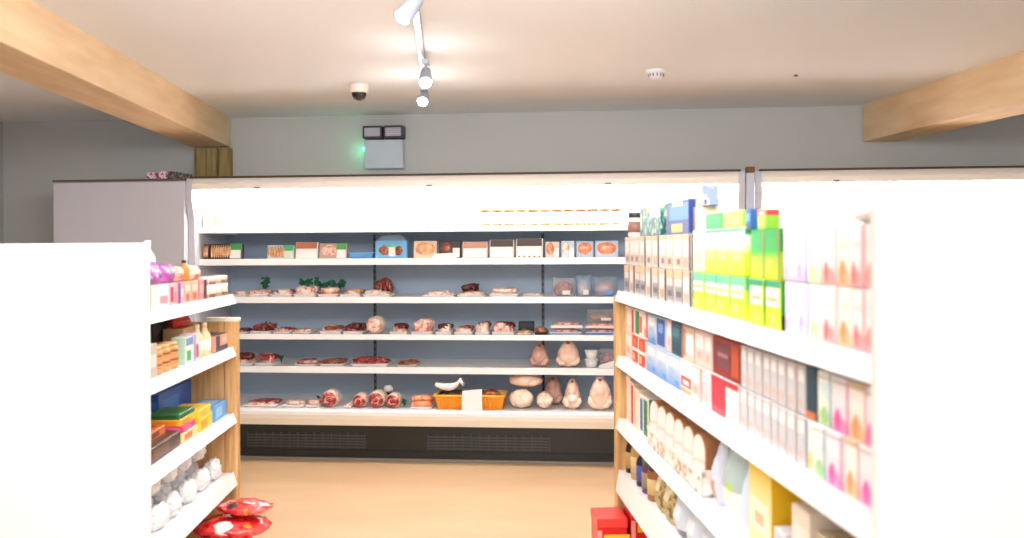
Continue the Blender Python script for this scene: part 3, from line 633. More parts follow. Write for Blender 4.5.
jar(GR, 630.5, z4, .03, .04, .17, flat((196, 156, 92), .2), flat((60, 48, 40)), 'sauce_jar', 'tan jar with dark lid, second from post, '+sh4, flat((222, 190, 140)), group='sauces on the fourth shelf')
bottle(GR, 636, z4, .03, .035, .19, flat((52, 40, 60), .15), flat((50, 60, 130)), 'sauce_bottle', 'dark bottle with blue cap, third from post, '+sh4, flat((66, 84, 160)), 'sauces on the fourth shelf')
jar(GR, 641.5, z4, .03, .038, .15, flat((110, 66, 90), .2), flat((40, 130, 76)), 'sauce_jar', 'purple jar with green lid, '+sh4, flat((150, 130, 110)), group='sauces on the fourth shelf')
jar(GR, 647, z4, .03, .04, .15, flat((150, 96, 50), .2), flat((60, 52, 40)), 'sauce_jar', 'brown jar with dark lid, beside the purple jar, '+sh4, flat((210, 180, 120)), group='sauces on the fourth shelf')
OLV = ramp_mat('olive_print', [(.36, (112, 94, 50)), (.5, (206, 186, 130)), (.6, (160, 110, 60)), (.7, (90, 110, 60))], 'NOISE', .4, 26, 3)
for i, (p0, p1) in enumerate(((651, 658.5), (659, 668))):
    pouch(GR, p0, p1, z4, .17, .03, .08, OLV, [(.2, .8, .5, .75, flat((226, 214, 180)))], 'pouch', 'pouch', 'olive patterned pouch, %s after the jars, %s' % (ORD[i], sh4), 'olive pouches', seed=i+11)
for i, (p0, p1) in enumerate(((669, 680), (681, 694), (695, 711))):
    pouch(GR, p0, p1, z4, .165, .03, .09, flat((206, 216, 232), .35), [(.0, 1, .0, .16, flat((120, 120, 130))), (.2, .8, .4, .7, flat((232, 238, 244)))], 'pouch', 'pouch', 'blue-white pouch, %s after the olive ones, %s' % (ORD[i], sh4), 'blue-white pouches', seed=i+21)
for i, (p0, p1) in enumerate(((712, 722), (723, 735))):
    jar(GR, (p0+p1)/2, z4, .03, .036, .15, flat((70, 78, 70), .2), flat((60, 60, 64)), 'sauce_jar', 'dark olive jar, %s past the blue-white pouches' % ORD[i], flat((170, 176, 150)), group='dark olive jars')
# things standing on top of the upper tier
zt1 = z1+LO+UP+2*GAP
jar(GR, 629, zt1, .04, .036, .115, flat((240, 226, 216), .25), flat((40, 44, 42)), 'jar', 'white jar with black lid on top of the beige cartons', flat((150, 110, 96)), lidh=.04, neck=.9)
def topcarton(key, px0, px1, h, name, label, d=.04, depth=.11, z=zt1, cat='carton'):
    a, b = spans(GR, d, px0, px1)
    ob = tag(carton_mb(b-a, depth, h, *D[key]).build(name), label, cat); put(ob, GR, (a+b)/2, d, z)
    return ob
TEALP = ramp_mat('teal_floral', [(.36, (30, 84, 92)), (.48, (96, 158, 150)), (.58, (226, 206, 130)), (.66, (176, 212, 200))], 'NOISE', .4, 30, 3, 'CONSTANT')
BLUEP = ramp_mat('pale_floral', [(.36, (120, 130, 170)), (.5, (236, 230, 226)), (.6, (70, 80, 130)), (.7, (206, 160, 120))], 'NOISE', .4, 30, 3, 'CONSTANT')
D['teald'] = (TEALP, [(.34, .66, .8, .98, (226, 206, 120)), (.5, 1, .6, .95, (178, 214, 206))], [(0, 1, 0, 1, TEALP)])
D['bluetin'] = (flat((56, 78, 140)), [(.12, 1, .42, .9, (70, 130, 226)), (.3, .75, .84, 1, (222, 196, 110)), (.25, .75, .04, .3, (214, 180, 90)), (.0, .12, 0, 1, (90, 84, 110))], [(0, 1, 0, 1, (44, 62, 120))])
D['floral'] = (BLUEP, [(.2, .8, .0, .2, (214, 170, 110))], [(0, 1, 0, 1, BLUEP)])
D['tgreen'] = (flat((40, 176, 80)), [(.1, .9, .2, .8, (56, 190, 96))], [(0, 1, 0, 1, (40, 160, 80))])
D['tlime'] = (flat((150, 206, 60)), [(.1, .9, .2, .7, (170, 220, 90))], [(0, 1, 0, 1, (140, 196, 60))])
D['tblue'] = (flat((40, 84, 140)), [(.1, .9, .4, .8, (90, 150, 214)), (.0, 1, 0, .2, (30, 40, 80))], [(0, 1, 0, 1, (50, 100, 160))])
D['redlime'] = (flat((160, 200, 60)), [(0, 1, .68, 1, (226, 60, 76)), (.2, .8, .74, .9, (244, 190, 196)), (.2, .8, .1, .5, (190, 220, 90))], [(0, 1, 0, .68, (150, 196, 60)), (0, 1, .68, 1, (226, 60, 76))])
D['stripe'] = (flat((236, 224, 212)), [(0, .3, 0, 1, (120, 80, 60)), (.5, 1, .2, .8, (246, 240, 234))], [(0, 1, 0, 1, (220, 200, 180))])
topcarton('teald', 640.5, 661, .125, 'floral_carton', 'teal floral carton with gold top, standing on the beige cartons')
topcarton('bluetin', 667, 689, .125, 'gift_tin', 'blue and gold tin standing on the beige cartons', cat='tin')
topcarton('stripe', 694, 702, .09, 'tea_carton', 'small brown and white carton between blue tin and green packs', depth=.07)
topcarton('floral', 696, 704, .07, 'floral_carton', 'pale floral carton perched on the small brown and white one', z=zt1+.092, depth=.05)
zt2 = z1+LO+UP+.01+2*GAP
topcarton('tgreen', 706, 722, .05, 'tea_carton', 'flat bright green pack lying on the white and lime cartons', z=zt2)
topcarton('tlime', 723, 743, .05, 'tea_carton', 'flat lime pack lying on the white and lime cartons', z=zt2)
topcarton('tblue', 746, 751, .06, 'tea_carton', 'small blue carton standing on the deep green cartons', depth=.03)
topcarton('redlime', 758, 766, .055, 'tea_carton', 'small lime carton with red top on the deep green cartons', depth=.04)
pouch(GR, 845, 875, zt1, .035, .03, .12, ramp_mat('greyfilm', [(.3, (196, 186, 178)), (.7, (232, 226, 220))], 'NOISE', .3, 12), [], 'soft_pack', 'pack', 'crumpled grey soft pack lying on the pastel cartons', seed=31)
# red cartons on the floor by the post
REDC = flat((214, 20, 26), .3)
def redcarton(u, d, w, dp, h, lab, turn=0):
    root = empty('red_carton', lab, 'carton', 'red cartons on the floor'); put(root, GR, u, d, 0, turn)
    m = MB(); m.box(-w/2, w/2, 0, dp, 0, h, REDC, .006, 2); m.build('body', root)
    m = MB(); m.box(-w/2-.003, w/2+.003, -.003, dp+.003, h-.04, h+.003, flat((230, 60, 56), .3), .004); m.build('lid', root)
    m = MB(); m.box(w/2+.001, w/2+.0025, .03, .15, h-.105, h-.07, flat((248, 190, 40))); m.build('label', root)
    m = MB(); m.box(w/2+.001, w/2+.0025, .0, .02, h-.14, h-.05, flat((250, 150, 140))); m.build('corner_label', root)
redcarton(-4.475, -.135, .2, .14, .228, 'red carton with yellow label jutting into the aisle by timber post')
redcarton(-4.47, .022, .2, .24, .272, 'plain red carton pushed under the long shelving behind the jutting one')

# ------------------------------------------------------------------ goods on the shorter shelving
l1, l2, l3, l4 = SZ_L
def lbox(px0, px1, z, h, key, name, label, d=.02, depth=.1, group=None, cat='carton', turn=0):
    a, b = spans(GL, d, px0, px1)
    return put(tag(carton_mb(b-a-.003, depth, h, *D[key]).build(name), label, cat, group), GL, (a+b)/2, d, z, turn)
D['creamtan'] = (flat((222, 200, 184)), [(.0, .25, 0, 1, (186, 136, 92)), (.3, .9, .3, .8, (232, 214, 204))], [(0, 1, 0, 1, (190, 146, 106))])
D['whpink'] = (flat((226, 200, 202)), [(.2, .9, .16, .5, (206, 130, 136)), (.3, .8, .6, .84, (238, 222, 222))], [(0, 1, 0, 1, (216, 186, 190))])
D['pinkred'] = (flat((214, 160, 166)), [(.1, .5, .16, .84, (160, 50, 84)), (.6, .9, .1, .6, (214, 120, 110))], [(0, 1, 0, 1, (206, 146, 156))])
D['violet'] = (flat((206, 156, 172)), [(.0, .4, 0, 1, (112, 46, 140)), (.5, .9, .3, .7, (226, 196, 196))], [(0, 1, 0, 1, (112, 46, 140))])
D['peachb'] = (flat((222, 164, 140)), [(.1, .9, .55, .84, (232, 200, 178)), (.2, .7, .08, .42, (196, 96, 80))], [(0, 1, 0, 1, (214, 150, 128))])
D['maredge'] = (flat((206, 130, 134)), [(.6, 1, 0, 1, (72, 26, 36)), (.1, .5, .3, .8, (222, 166, 166))], [(0, 1, 0, 1, (72, 26, 36))])
sn = 'top shelf of shorter shelving'
for i, (p0, p1, k, de) in enumerate(((149, 157, 'creamtan', 'cream box with tan edge'), (157.5, 169, 'whpink', 'whitish pink box'), (169.5, 177.5, 'pinkred', 'pink box with magenta panel'), (178, 184, 'violet', 'pink box with violet edge'),
                                      (184.5, 191, 'peachb', 'peach box beside the violet-edged one'), (191.5, 198.5, 'peachb', 'peach box beside the maroon-edged one'), (199, 207, 'maredge', 'pink box with maroon edge'))):
    lbox(p0, p1, l1, .088, k, 'small_box', '%s, lower tier, %s' % (de, sn), group='small boxes on the shorter shelving')
GLJ = flat((222, 214, 204), .15)
for i, px in enumerate((210, 216, 222, 228)):
    jar(GL, px, l1, .02, .032, .095, (flat((176, 150, 130), .15), flat((150, 96, 74), .15))[i % 2], flat((214, 210, 206)), 'small_jar', 'small pale jar, %s from the maroon-edged box, %s' % (ORD[i], sn), flat((236, 228, 214)), group='small jars on the shorter shelving', neck=.95)
zu = l1+.0905
MAG = ramp_mat('magenta_pouch', [(.35, (150, 66, 142)), (.6, (190, 104, 170))], 'NOISE', .35, 10)
pouch(GL, 152, 166, zu, .075, .02, .06, MAG, [(.55, .8, .3, .8, flat((90, 40, 90)))], 'soft_pack', 'pack', 'magenta soft pack on the pink boxes, '+sn, seed=41)
pouch(GL, 166, 179, zu, .07, .025, .06, MAG, [(.4, .8, .4, .8, flat((84, 50, 84)))], 'soft_pack', 'pack', 'orchid soft pack with dark badge beside the magenta one, '+sn, seed=44)
pouch(GL, 148.5, 155, zu, .05, .01, .05, flat((62, 66, 96)), [], 'soft_pack', 'pack', 'dark navy soft pack below the white bottle, '+sn, seed=43)
pouch(GL, 179.5, 187, zu, .062, .03, .05, flat((200, 156, 140)), [(.2, .8, .2, .6, flat((206, 110, 60)))], 'soft_pack', 'pack', 'beige soft pack with orange print, '+sn, seed=46)
bottle(GL, 190, zu, .03, .022, .085, flat((206, 120, 56)), flat((50, 30, 40)), 'small_bottle', 'small orange bottle with dark cap, '+sn)
pouch(GL, 193, 203, zu, .06, .03, .05, flat((220, 184, 160)), [(.2, .6, .1, .45, flat((206, 120, 66)))], 'soft_pack', 'pack', 'cream soft pack at the far end of the upper tier, '+sn, seed=48)
bottle(GL, 156, zu+.0, .085, .03, .165, flat((250, 226, 222)), flat((246, 238, 240)), 'tall_bottle', 'tall white bottle with violet label behind the magenta pack', flat((120, 90, 170)))
s2n = 'second shelf of shorter shelving'
TANJ = flat((196, 136, 80), .3)
def ribjar(px, i):
    u = GL.hit(.02, px, 360)[0]
    root = empty('ribbed_jar', 'tan ribbed tub with brown bands, %s from the grey pack' % ORD[i], 'tub', 'tan ribbed tubs'); put(root, GL, u, .02, l2)
    m = MB(); pr = [(0, 0), (.036, 0)]
    for k in range(5): pr += [(.04, .008+k*.017), (.04, .016+k*.017), (.036, .02+k*.017)]
    pr += [(.034, .094), (0, .094)]
    m.lathe(pr, TANJ, (0, .04, 0), seg=18); m.build('body', root)
    m = MB(); m.lathe([(0, .094), (.036, .094), (.036, .104), (0, .106)], flat((210, 160, 104)), (0, .04, 0), seg=18); m.build('lid', root)
    for k in (1, 3):
        m = MB(); m.lathe([(.0366, .014+k*.017), (.041, .018+k*.017), (.041, .022+k*.017), (.0366, .026+k*.017)], flat((112, 58, 34)), (0, .04, 0), seg=18); m.build('band', root)
D['greyp'] = (flat((176, 164, 150)), [(.1, .9, .3, .7, (206, 196, 184))], [(0, 1, 0, 1, (150, 140, 128))])
lbox(149, 157, l2, .125, 'greyp', 'grocery_carton', 'grey-brown carton at the near end, '+s2n, d=.02, depth=.08)
for i, px in enumerate((162, 170, 178)): ribjar(px, i)
D['blackc'] = (flat((40, 38, 40)), [(.1, .5, .2, .8, (60, 52, 50)), (.8, .95, 0, 1, (222, 206, 170))], [(0, 1, 0, 1, (36, 34, 36))])
lbox(153, 176, l2, .185, 'blackc', 'grocery_carton', 'black carton with cream stripe standing behind the tan tubs', d=.2, depth=.06)
D['gwt'] = (flat((214, 226, 214)), [(.1, .7, .1, .5, (70, 170, 110)), (.0, 1, .7, 1, (120, 140, 190))], [(0, 1, 0, 1, (170, 200, 176))])
lbox(185.5, 193, l2, .11, 'gwt', 'grocery_carton', 'slim white and green carton beside the tan tubs', depth=.06)
D['pkw'] = (flat((226, 206, 216)), [(.4, .9, .1, .6, (190, 90, 90)), (.0, .3, 0, 1, (150, 150, 200))], [(0, 1, 0, 1, (214, 190, 204))])
lbox(193.5, 199, l2, .115, 'pkw', 'grocery_carton', 'slim lilac carton with red print before the cream bottles', depth=.06)
for i, px in enumerate((203.5, 211)):
    bottle(GL, px, l2, .02, .028, .145, flat((226, 200, 156), .3), flat((222, 200, 166)), 'cream_bottle', 'cream squat bottle, %s after the lilac carton, %s' % (ORD[i], s2n), flat((250, 238, 214)), 'cream bottles')
pouch(GL, 182, 195, l2+.131, .05, .11, .08, flat((206, 50, 44)), [(.3, .7, .3, .7, flat((150, 30, 36)))], 'soft_pack', 'pack', 'red soft pack lying above the slim cartons, '+s2n, seed=51)
D['base'] = (flat((190, 150, 110)), [], [])
lbox(183, 194, l2, .128, 'base', 'grocery_carton', 'brown carton holding up the red soft pack, '+s2n, d=.1, depth=.088)
D['drkpink'] = (flat((70, 70, 84)), [(.3, 1, .3, 1, (232, 160, 136)), (.5, .9, .5, .8, (240, 196, 176))], [(0, 1, 0, 1, (226, 150, 130))])
lbox(216, 227.5, l2, .075, 'drkpink', 'grocery_carton', 'small salmon and dark carton by the timber post, '+s2n, depth=.08)
D['olivec'] = (flat((206, 196, 140)), [(.2, .7, .2, .8, (226, 220, 176))], [(0, 1, 0, 1, (190, 180, 130))])
lbox(171, 178, l2, .17, 'olivec', 'grocery_carton', 'olive-cream carton standing at the back of the '+s2n, d=.24, depth=.06)
# third shelf: flat boxes lying in stacks
def stack(px0, px1, z, layers, d, depth, where):
    a, b = spans(GL, d, px0, px1)
    for j, (c, sidec, h, nm, de) in enumerate(layers):
        w = (b-a)*(1-.05*(j % 2))
        m = MB(); m.box(-w/2, w/2, 0, depth, 0, h, flat(c), .003)
        m.poly([(-w*.4, -.0006, h*.2), (w*.1, -.0006, h*.2), (w*.1, -.0006, h*.8), (-w*.4, -.0006, h*.8)], flat(sidec))
        m.poly([(-w*.36, depth*.2, h+.0006), (w*.3, depth*.2, h+.0006), (w*.3, depth*.8, h+.0006), (-w*.36, depth*.8, h+.0006)], flat(sidec))
        m.poly([(-w/2-.0006, depth*.9, h*.2), (-w/2-.0006, depth*.1, h*.2), (-w/2-.0006, depth*.1, h*.8), (-w/2-.0006, depth*.9, h*.8)], flat(sidec))
        put(tag(m.build(nm), de, 'box', 'flat boxes on the shorter shelving'), GL, (a+b)/2+rnd.uniform(-.004, .004), d+.004*j, z, rnd.uniform(-.03, .03)); z += h+.001
stack(149, 181, l3, [((74, 52, 44), (104, 78, 64), .062, 'flat_box', 'dark brown lying box at the near end, third shelf of shorter shelving')], .03, .14, '')
stack(149, 165, l3+.063, [((206, 106, 40), (120, 60, 40), .035, 'flat_box', 'orange and brown lying box on the dark brown box'), ], .07, .12, '')
stack(182, 197, l3, [((246, 206, 150), (226, 110, 60), .042, 'flat_box', 'cream and orange lying box, bottom of the pink stack'), ((226, 50, 120), (240, 110, 160), .026, 'flat_box', 'bright pink lying box, third shelf of shorter shelving'),
                     ((250, 176, 50), (246, 140, 40), .028, 'flat_box', 'orange-yellow lying box between pink and green'), ((40, 116, 60), (30, 90, 50), .022, 'flat_box', 'dark green lying box topping the pink stack')], .03, .13, '')
stack(198.5, 212, l3, [((246, 196, 40), (240, 150, 40), .055, 'flat_box', 'yellow lying box, bottom of the yellow stack'), ((250, 206, 46), (226, 180, 90), .04, 'flat_box', 'yellow lying box, top of the yellow stack')], .03, .13, '')
stack(213.5, 226, l3, [((90, 160, 226), (150, 200, 240), .075, 'flat_box', 'light blue box by the timber post, third shelf of shorter shelving')], .03, .12, '')
stack(158, 191, l3, [((36, 92, 176), (60, 120, 200), .17, 'flat_box', 'large royal blue box standing behind the pink stack')], .2, .08, '')
# fourth shelf: crumpled white packs
CRUMP = ramp_mat('white_paper', [(.3, (226, 224, 226)), (.7, (250, 249, 250))], 'NOISE', .5, 18)
i = 0
for row, (d, zz) in enumerate(((.025, l4), (.14, l4), (.08, l4+.106))):
    for k in range(6 if row < 2 else 5):
        u = tLn+.09+(tL-.04-.12-tLn-.09)*((k+.5*(row == 2))/5)
        m = MB(); m.blob((0, .05, .042), (.074, .040, .046), CRUMP, .30, 14, [((.6, -.3, .9), .28, 18), ((-.5, -.2, .9), .22, 20)], 4, i*1.3, flat=.002)
        where = ('front row', 'back row', 'upper layer')[row]
        root = tag(m.build('white_pack'), 'crumpled white pack, %s from the near end, %s, bottom shelf of shorter shelving' % (ORD[k], where), 'pack', 'crumpled white packs')
        put(root, GL, u, d, zz, rnd.uniform(-.2, .2)); i += 1
m = MB(); u = GL.hit(.2, 172, 480)[0]; m.box(-.09, .09, 0, .06, 0, .18, flat((96, 44, 36)), .004); m.poly([(-.06, -.0006, .05), (.06, -.0006, .05), (.06, -.0006, .13), (-.06, -.0006, .13)], flat((150, 96, 70)))
put(tag(m.build('grocery_carton'), 'dark brown carton standing behind the crumpled white packs', 'carton'), GL, u, .25, l4)
# red snack bags on the floor
REDB = ramp_mat('red_foil', [(.34, (150, 14, 20)), (.5, (222, 30, 34)), (.62, (240, 90, 84)), (.7, (214, 24, 28))], 'NOISE', .22, 12, 3, coat=.4)
def redbag(px, py, Y, w, h, th, label, seed, turn=0, tilt=0, extra=None):
    p = at_y(px, py, Y)
    root = empty('red_bag', label, 'bag', 'red bags on the floor'); root.location = (p.x, p.y, p.z); root.rotation_euler = (tilt, 0, turn)
    m = MB(); m.blob((0, 0, th/2), (w/2, h/2, th/2), REDB, .16, 8, [((1, .3, 0), .14, 20), ((-1, -.3, 0), .14, 20), ((1, -.9, 0), .2, 12), ((-1, .9, 0), .2, 12)], 4, seed, flat=.0); m.build('body', root)
    m = MB(); m.blob((-.1*w, -h*.30, th*.62), (w*.17, h*.2, th*.34), extra or flat((240, 236, 232)), .2, 8, (), 2, seed+1); m.build('printed_patch', root)
    m = MB(); m.blob((w*.22, -h*.32, th*.5), (w*.1, h*.16, th*.3), flat((248, 150, 50)), .2, 8, (), 2, seed+2); m.build('emblem', root)
    m = MB(); m.box(-w*.42, w*.42, h*.46, h*.53, th*.4, th*.46, REDB, .002); m.build('seal', root)
    return p
fz = lambda px, py, Y: at_y(px, py, Y).z
def redstack(px, Y, levels):
    p = at_y(px, 500, Y)
    z = 0
    for j, (w, h, th, dx, lab, ex) in enumerate(levels):
        py = HY + (EYE-z)*FPX/Y + .0055*(px-512)*-1
        redbag(px+dx, py, Y, w, h, th, lab, 60+j*3+px, .25*(-1)**j, 0, ex); z += th*1.03+.002
redstack(230, 4.22, [(.31, .26, .105, 0, 'red foil bag at the bottom of the floor stack by timber post', None), (.31, .26, .10, 0, 'red foil bag with white print, second from floor by timber post', None),
                     (.30, .25, .10, 2, 'red foil bag with orange emblem, below the topmost of the stack', None), (.22, .18, .062, 15, 'red and black foil bag topping the stack by timber post', flat((70, 30, 34)))])
redstack(180, 3.9, [(.30, .26, .12, 0, 'red foil bag on the floor nearest the camera, under the shelf', None), (.30, .26, .12, 1, 'red foil bag upon the nearest floor bag, under the shelf', None)])

# ------------------------------------------------------------------ fridge goods
def fu(px, d, py=300): return FR.hit(d, px, py)[0]
def fspan(px0, px1, d): return fu(px0, d), fu(px1, d)
def stand_pack(px0, px1, z, h, tray, meat, label, tagc=None, tagt=None, d=.15, rows=0, top=None, face=None, group='standing meat packs'):
    """a tray pack standing on its long edge, film front, sticker at one end"""
    a, b = fspan(px0, px1, d); w = b-a-.006
    root = empty('meat_pack', label, 'meat pack', group); put(root, FR, (a+b)/2, d, z)
    t = .05; le = .015
    m = MB(); m.hexa([(-w/2,.012,0),(w/2,.012,0),(w/2,t,0),(-w/2,t,0),(-w/2,.012+le,h),(w/2,.012+le,h),(w/2,t+le,h),(-w/2,t+le,h)], flat(tray), .005, 2); m.build('tray', root)
    if meat:
        m = MB()
        mw = w*(.62 if tagc else .92)
        if rows:
            for k in range(rows):
                x = -w/2+w*.04+mw*(k+.5)/rows
                m.tube([(x, .012, h*.12), (x+.001, .006+le*.4, h*.3), (x, .006+le*.6, h*.7), (x, .012+le, h*.9)], mw/rows*.5, MEAT[meat], 8, [.6, 1, 1, .6])
        else:
            m.blob((-w/2+w*.04+mw/2, .02+le*.5, h*.5), (mw/2, .018, h*.42), MEAT[meat], .12, 6, (), 3, px0)
        m.build('meat', root)
    if tagc:
        m = MB(); x0, x1 = (w*.14, w*.46) if meat else (-w*.44, w*.44)
        m.hexa([(x0,.003,h*.06),(x1,.003,h*.06),(x1,.012,h*.06),(x0,.012,h*.06),(x0,.003+le*.6,h*.6),(x1,.003+le*.6,h*.6),(x1,.012+le*.6,h*.6),(x0,.012+le*.6,h*.6)], flat(tagc), .001)
        m.build('label', root)
    if tagt:
        m = MB(); x0, x1 = (w*.12, w*.48) if meat and tagc else (-w*.46, w*.46)
        m.hexa([(x0,.004+le*.62,h*.62),(x1,.004+le*.62,h*.62),(x1,.014+le*.6,h*.62),(x0,.014+le*.6,h*.62),(x0,.006+le,h*.99),(x1,.006+le,h*.99),(x1,.014+le,h*.99),(x0,.014+le,h*.99)], flat(tagt), .001)
        m.build('top_label', root)
    return root
Z1, Z2, Z3, Z4, Z5 = [FS[k][0] for k in ('S1', 'S2', 'S3', 'S4', 'S5')]
# top shelf: row of white pots with gold lids, cartons at the other end
GOLD = flat((150, 112, 70), .4); POT = flat((248, 244, 238), .3); proto = None
for k in range(12):
    px = 485+k*12.0
    lab = 'white pot with gold lid, %s along the fridge top shelf towards the boxed goods' % ORD[k]
    u = fu(px, .16)
    if proto is None:
        root = empty('white_pot', lab, 'pot', 'white pots on the fridge top shelf'); r, h = .036, .125
        m = MB(); m.lathe([(0, 0), (r*.86, 0), (r*.9, .004), (r, h-.02), (0, h-.02)], POT, (0, r, 0), seg=18); m.build('body', root)
        m = MB(); m.lathe([(0, h), (r*1.0, h), (r*1.06, h-.004), (r*1.06, h-.02), (0, h-.02)], GOLD, (0, r, 0), seg=18); m.build('lid', root)
        m = MB(); m.lathe([(r*.91, .008), (r*.925, .008), (r*.94, .024), (r*.92, .024)], GOLD, (0, r, 0), seg=18); m.build('band', root)
        proto = root; ob = root
    else: ob = copy_thing(proto, lab)
    put(ob, FR, u, .16, Z1)
D['milk'] = (flat((250, 246, 240)), [(.3, .7, .1, .9, (248, 222, 196)), (.4, .6, .2, .8, (242, 190, 140))], [(0, 1, 0, 1, (246, 240, 234))])
for i, (p0, p1) in enumerate(((203.5, 210), (210.5, 220))):
    a, b = fspan(p0, p1, .16)
    put(tag(carton_mb(b-a-.004, .09, .13, *D['milk']).build('milk_carton'), 'white carton with peach stripe, %s from the cabinet end of the fridge top shelf' % ORD[i], 'carton', 'white cartons on the fridge top shelf'), FR, (a+b)/2, .16, Z1)
# second shelf
stand_pack(202, 208, Z2, .112, (96, 66, 50), 'tan', 'pack of tan sausages in dark tray against the cabinet end, second fridge shelf', rows=5)
stand_pack(208.5, 242, Z2, .115, (64, 60, 58), 'tan', 'long pack of tan sausages with green and white sticker', (250, 250, 248), (70, 170, 90), rows=9)
stand_pack(266, 293.5, Z2, .10, (214, 222, 226), 'tan', 'pale pack of sausages with small green sticker', (226, 236, 216), (90, 196, 130), rows=6)
stand_pack(294.5, 317.5, Z2, .122, (246, 236, 228), None, 'white-fronted pack with brown top edge beside the green-stickered pink pack', (252, 248, 246), (196, 120, 90))
stand_pack(318.5, 347, Z2, .112, (196, 170, 156), 'pink', 'pink meat pack with green-topped white sticker', (250, 250, 248), (90, 180, 100))
a, b = fspan(348, 374, .15); w = b-a-.01
m = MB(); m.hexa([(-w*.44,.02,0),(w*.44,.02,0),(w*.44,.13,0),(-w*.44,.13,0),(-w/2,0,.045),(w/2,0,.045),(w/2,.15,.045),(-w/2,.15,.045)], flat((96, 160, 214)), .005, 2)
root = empty('blue_tray', 'shallow empty blue tray on the second fridge shelf', 'tray'); put(root, FR, (a+b)/2, .15, Z2); m.build('body', root)
m = MB(); m.box(-w/2-.004, w/2+.004, -.004, .154, .04, .046, flat((130, 186, 230)), .002); m.build('rim', root)
# upright blue window box
a, b = fspan(375.5, 407, .15); w = b-a; h = .17
root = empty('window_box', 'upright blue box with round picture of browned meat, second fridge shelf', 'carton'); put(root, FR, (a+b)/2, .15, Z2)
m = MB(); BL = flat((110, 176, 226)); m.box(-w/2, w/2, 0, .1, 0, h*.76, BL, .003); m.build('body', root)
m = MB(); m.hexa([(-w*.46,.0,h*.765),(w*.46,.0,h*.765),(w*.46,.1,h*.765),(-w*.46,.1,h*.765),(-w*.3,.04,h),(w*.3,.04,h),(w*.3,.07,h),(-w*.3,.07,h)], flat((120, 140, 160)), .003); m.build('gable_top', root)
m = MB(); m.lathe([(0, 0), (.038, 0), (.038, .003), (0, .003)], MEAT['brown'], (-w*.2, -.0, h*.36), (0, -1, 0), 18, 1.1, .9); m.lathe([(0, 0), (.034, 0), (.034, .003), (0, .003)], MEAT['brown'], (w*.24, -.0, h*.34), (0, -1, 0), 18, .9, 1); m.build('picture', root)
m = MB(); m.box(-w*.07, w*.14, -.005, -.001, h*.1, h*.56, WHITE); m.box(-w*.12, w*.2, -.006, -.001, h*.48, h*.6, flat((90, 190, 150))); m.build('label', root)
stand_pack(413, 437, Z2, .125, (236, 206, 176), 'tan', 'cream pack of tan meat next to the dark-edged pack', rows=0)
stand_pack(438.5, 461, Z2, .125, (52, 38, 34), 'brown', 'dark-edged pack of brown meat, second fridge shelf', (250, 246, 244))
m = MB(); a, b = fspan(432, 457, .128); w = b-a; m.hexa([(-w/2,0,0),(w/2,0,0),(w/2,.004,0),(-w/2,.004,0),(-w*.4,.004,.03),(w*.3,.004,.035),(w*.3,.008,.035),(-w*.4,.008,.03)], WHITE, .001)
put(tag(m.build('price_card'), 'white paper card leaning before the dark-edged pack', 'card'), FR, (a+b)/2, .135, Z2+.004)
for p0, p1, hh, tp, lb in ((462, 488, .118, (206, 150, 130), 'white pack with pinkish top, first of three after the dark-edged pack'), (489, 514.5, .132, (70, 42, 34), 'white pack with dark brown top, middle of three white packs'), (515.5, 543.5, .138, (66, 38, 30), 'white pack with dark top and gold dots along its foot')):
    rt = stand_pack(p0, p1, Z2, hh, (246, 232, 224), None, lb, (252, 250, 248), tp)
    if p0 == 515.5:
        a, b = fspan(p0, p1, .15); m = MB()
        for k in range(5): m.lathe([(0, 0), (.006, 0), (.006, .002), (0, .002)], GOLD, ((b-a)*(-.36+.18*k), .002, .012), (0, -1, 0), 10)
        m.build('gold_dots', rt)
stand_pack(545, 560, Z2, .115, (226, 206, 196), 'orange', 'salmon-coloured pack after the gold-dotted pack', (252, 248, 246))
stand_pack(561, 575, Z2, .12, (206, 220, 234), 'pale', 'pale blue pack with white foot, second fridge shelf', (252, 250, 250))
stand_pack(576, 594, Z2, .118, (176, 196, 220), 'orange', 'salmon slices in blue-edged pack, second from the boxed goods')
stand_pack(595, 619, Z2, .12, (186, 200, 220), 'orange', 'salmon slices in blue-edged pack right beside the boxed goods')
# flat meat packs
def flat_pack(px0, px1, z, h, meats, label, tray=(246, 240, 238), d=.15, dep=.2, n=4, fold=0, group='flat meat packs', cat='meat pack', name='meat_tray', film=True):
    a, b = fspan(px0, px1, d); w = b-a-.010
    root = empty(name, label, cat, group); put(root, FR, (a+b)/2, d, z, rnd.uniform(-.012, .012))
    th = min(.02, h*.35)
    m = MB(); m.hexa([(-w*.44,.015,0),(w*.44,.015,0),(w*.44,dep-.02,0),(-w*.44,dep-.02,0),(-w/2,0,th),(w/2,0,th),(w/2,dep,th),(-w/2,dep,th)], flat(tray), .003); m.build('tray', root)
    rr = random.Random(px0*7+px1)
    hh = h-th*.5
    for q, mt in enumerate(meats):
        m = MB()
        for k in range(n):
            cx = -w*.42 + w*.84*(k+.5)/n + rr.uniform(-.01, .01) if len(meats) < 3 else -w*.42+w*.84*(q+.5)/len(meats)+rr.uniform(-.012, .012)
            cy = dep*(.22+.5*rr.random()) if len(meats) < 3 else dep*(.2+.2*k)
            lo = th*.4 + (hh*.45*q/max(1, len(meats)-1) if len(meats) < 3 and len(meats) > 1 else 0)
            ph = (hh-lo+th*.4)*(.7+.45*rr.random())
            rx = w*.29; cx = (-w*.46+rx) + (w*.92-2*rx)*((k+.5*(q % 2))/(n-.5)); cy = max(dep*.3, min(dep*.7, cy))
            m.blob((cx, cy, lo+ph*.42), (rx, dep*.25, ph*.52), MEAT[mt], .40, 10, (), 3, rr.random()*50, flat=th*.3, sq=.62)
        m.build('meat', root)
    return root
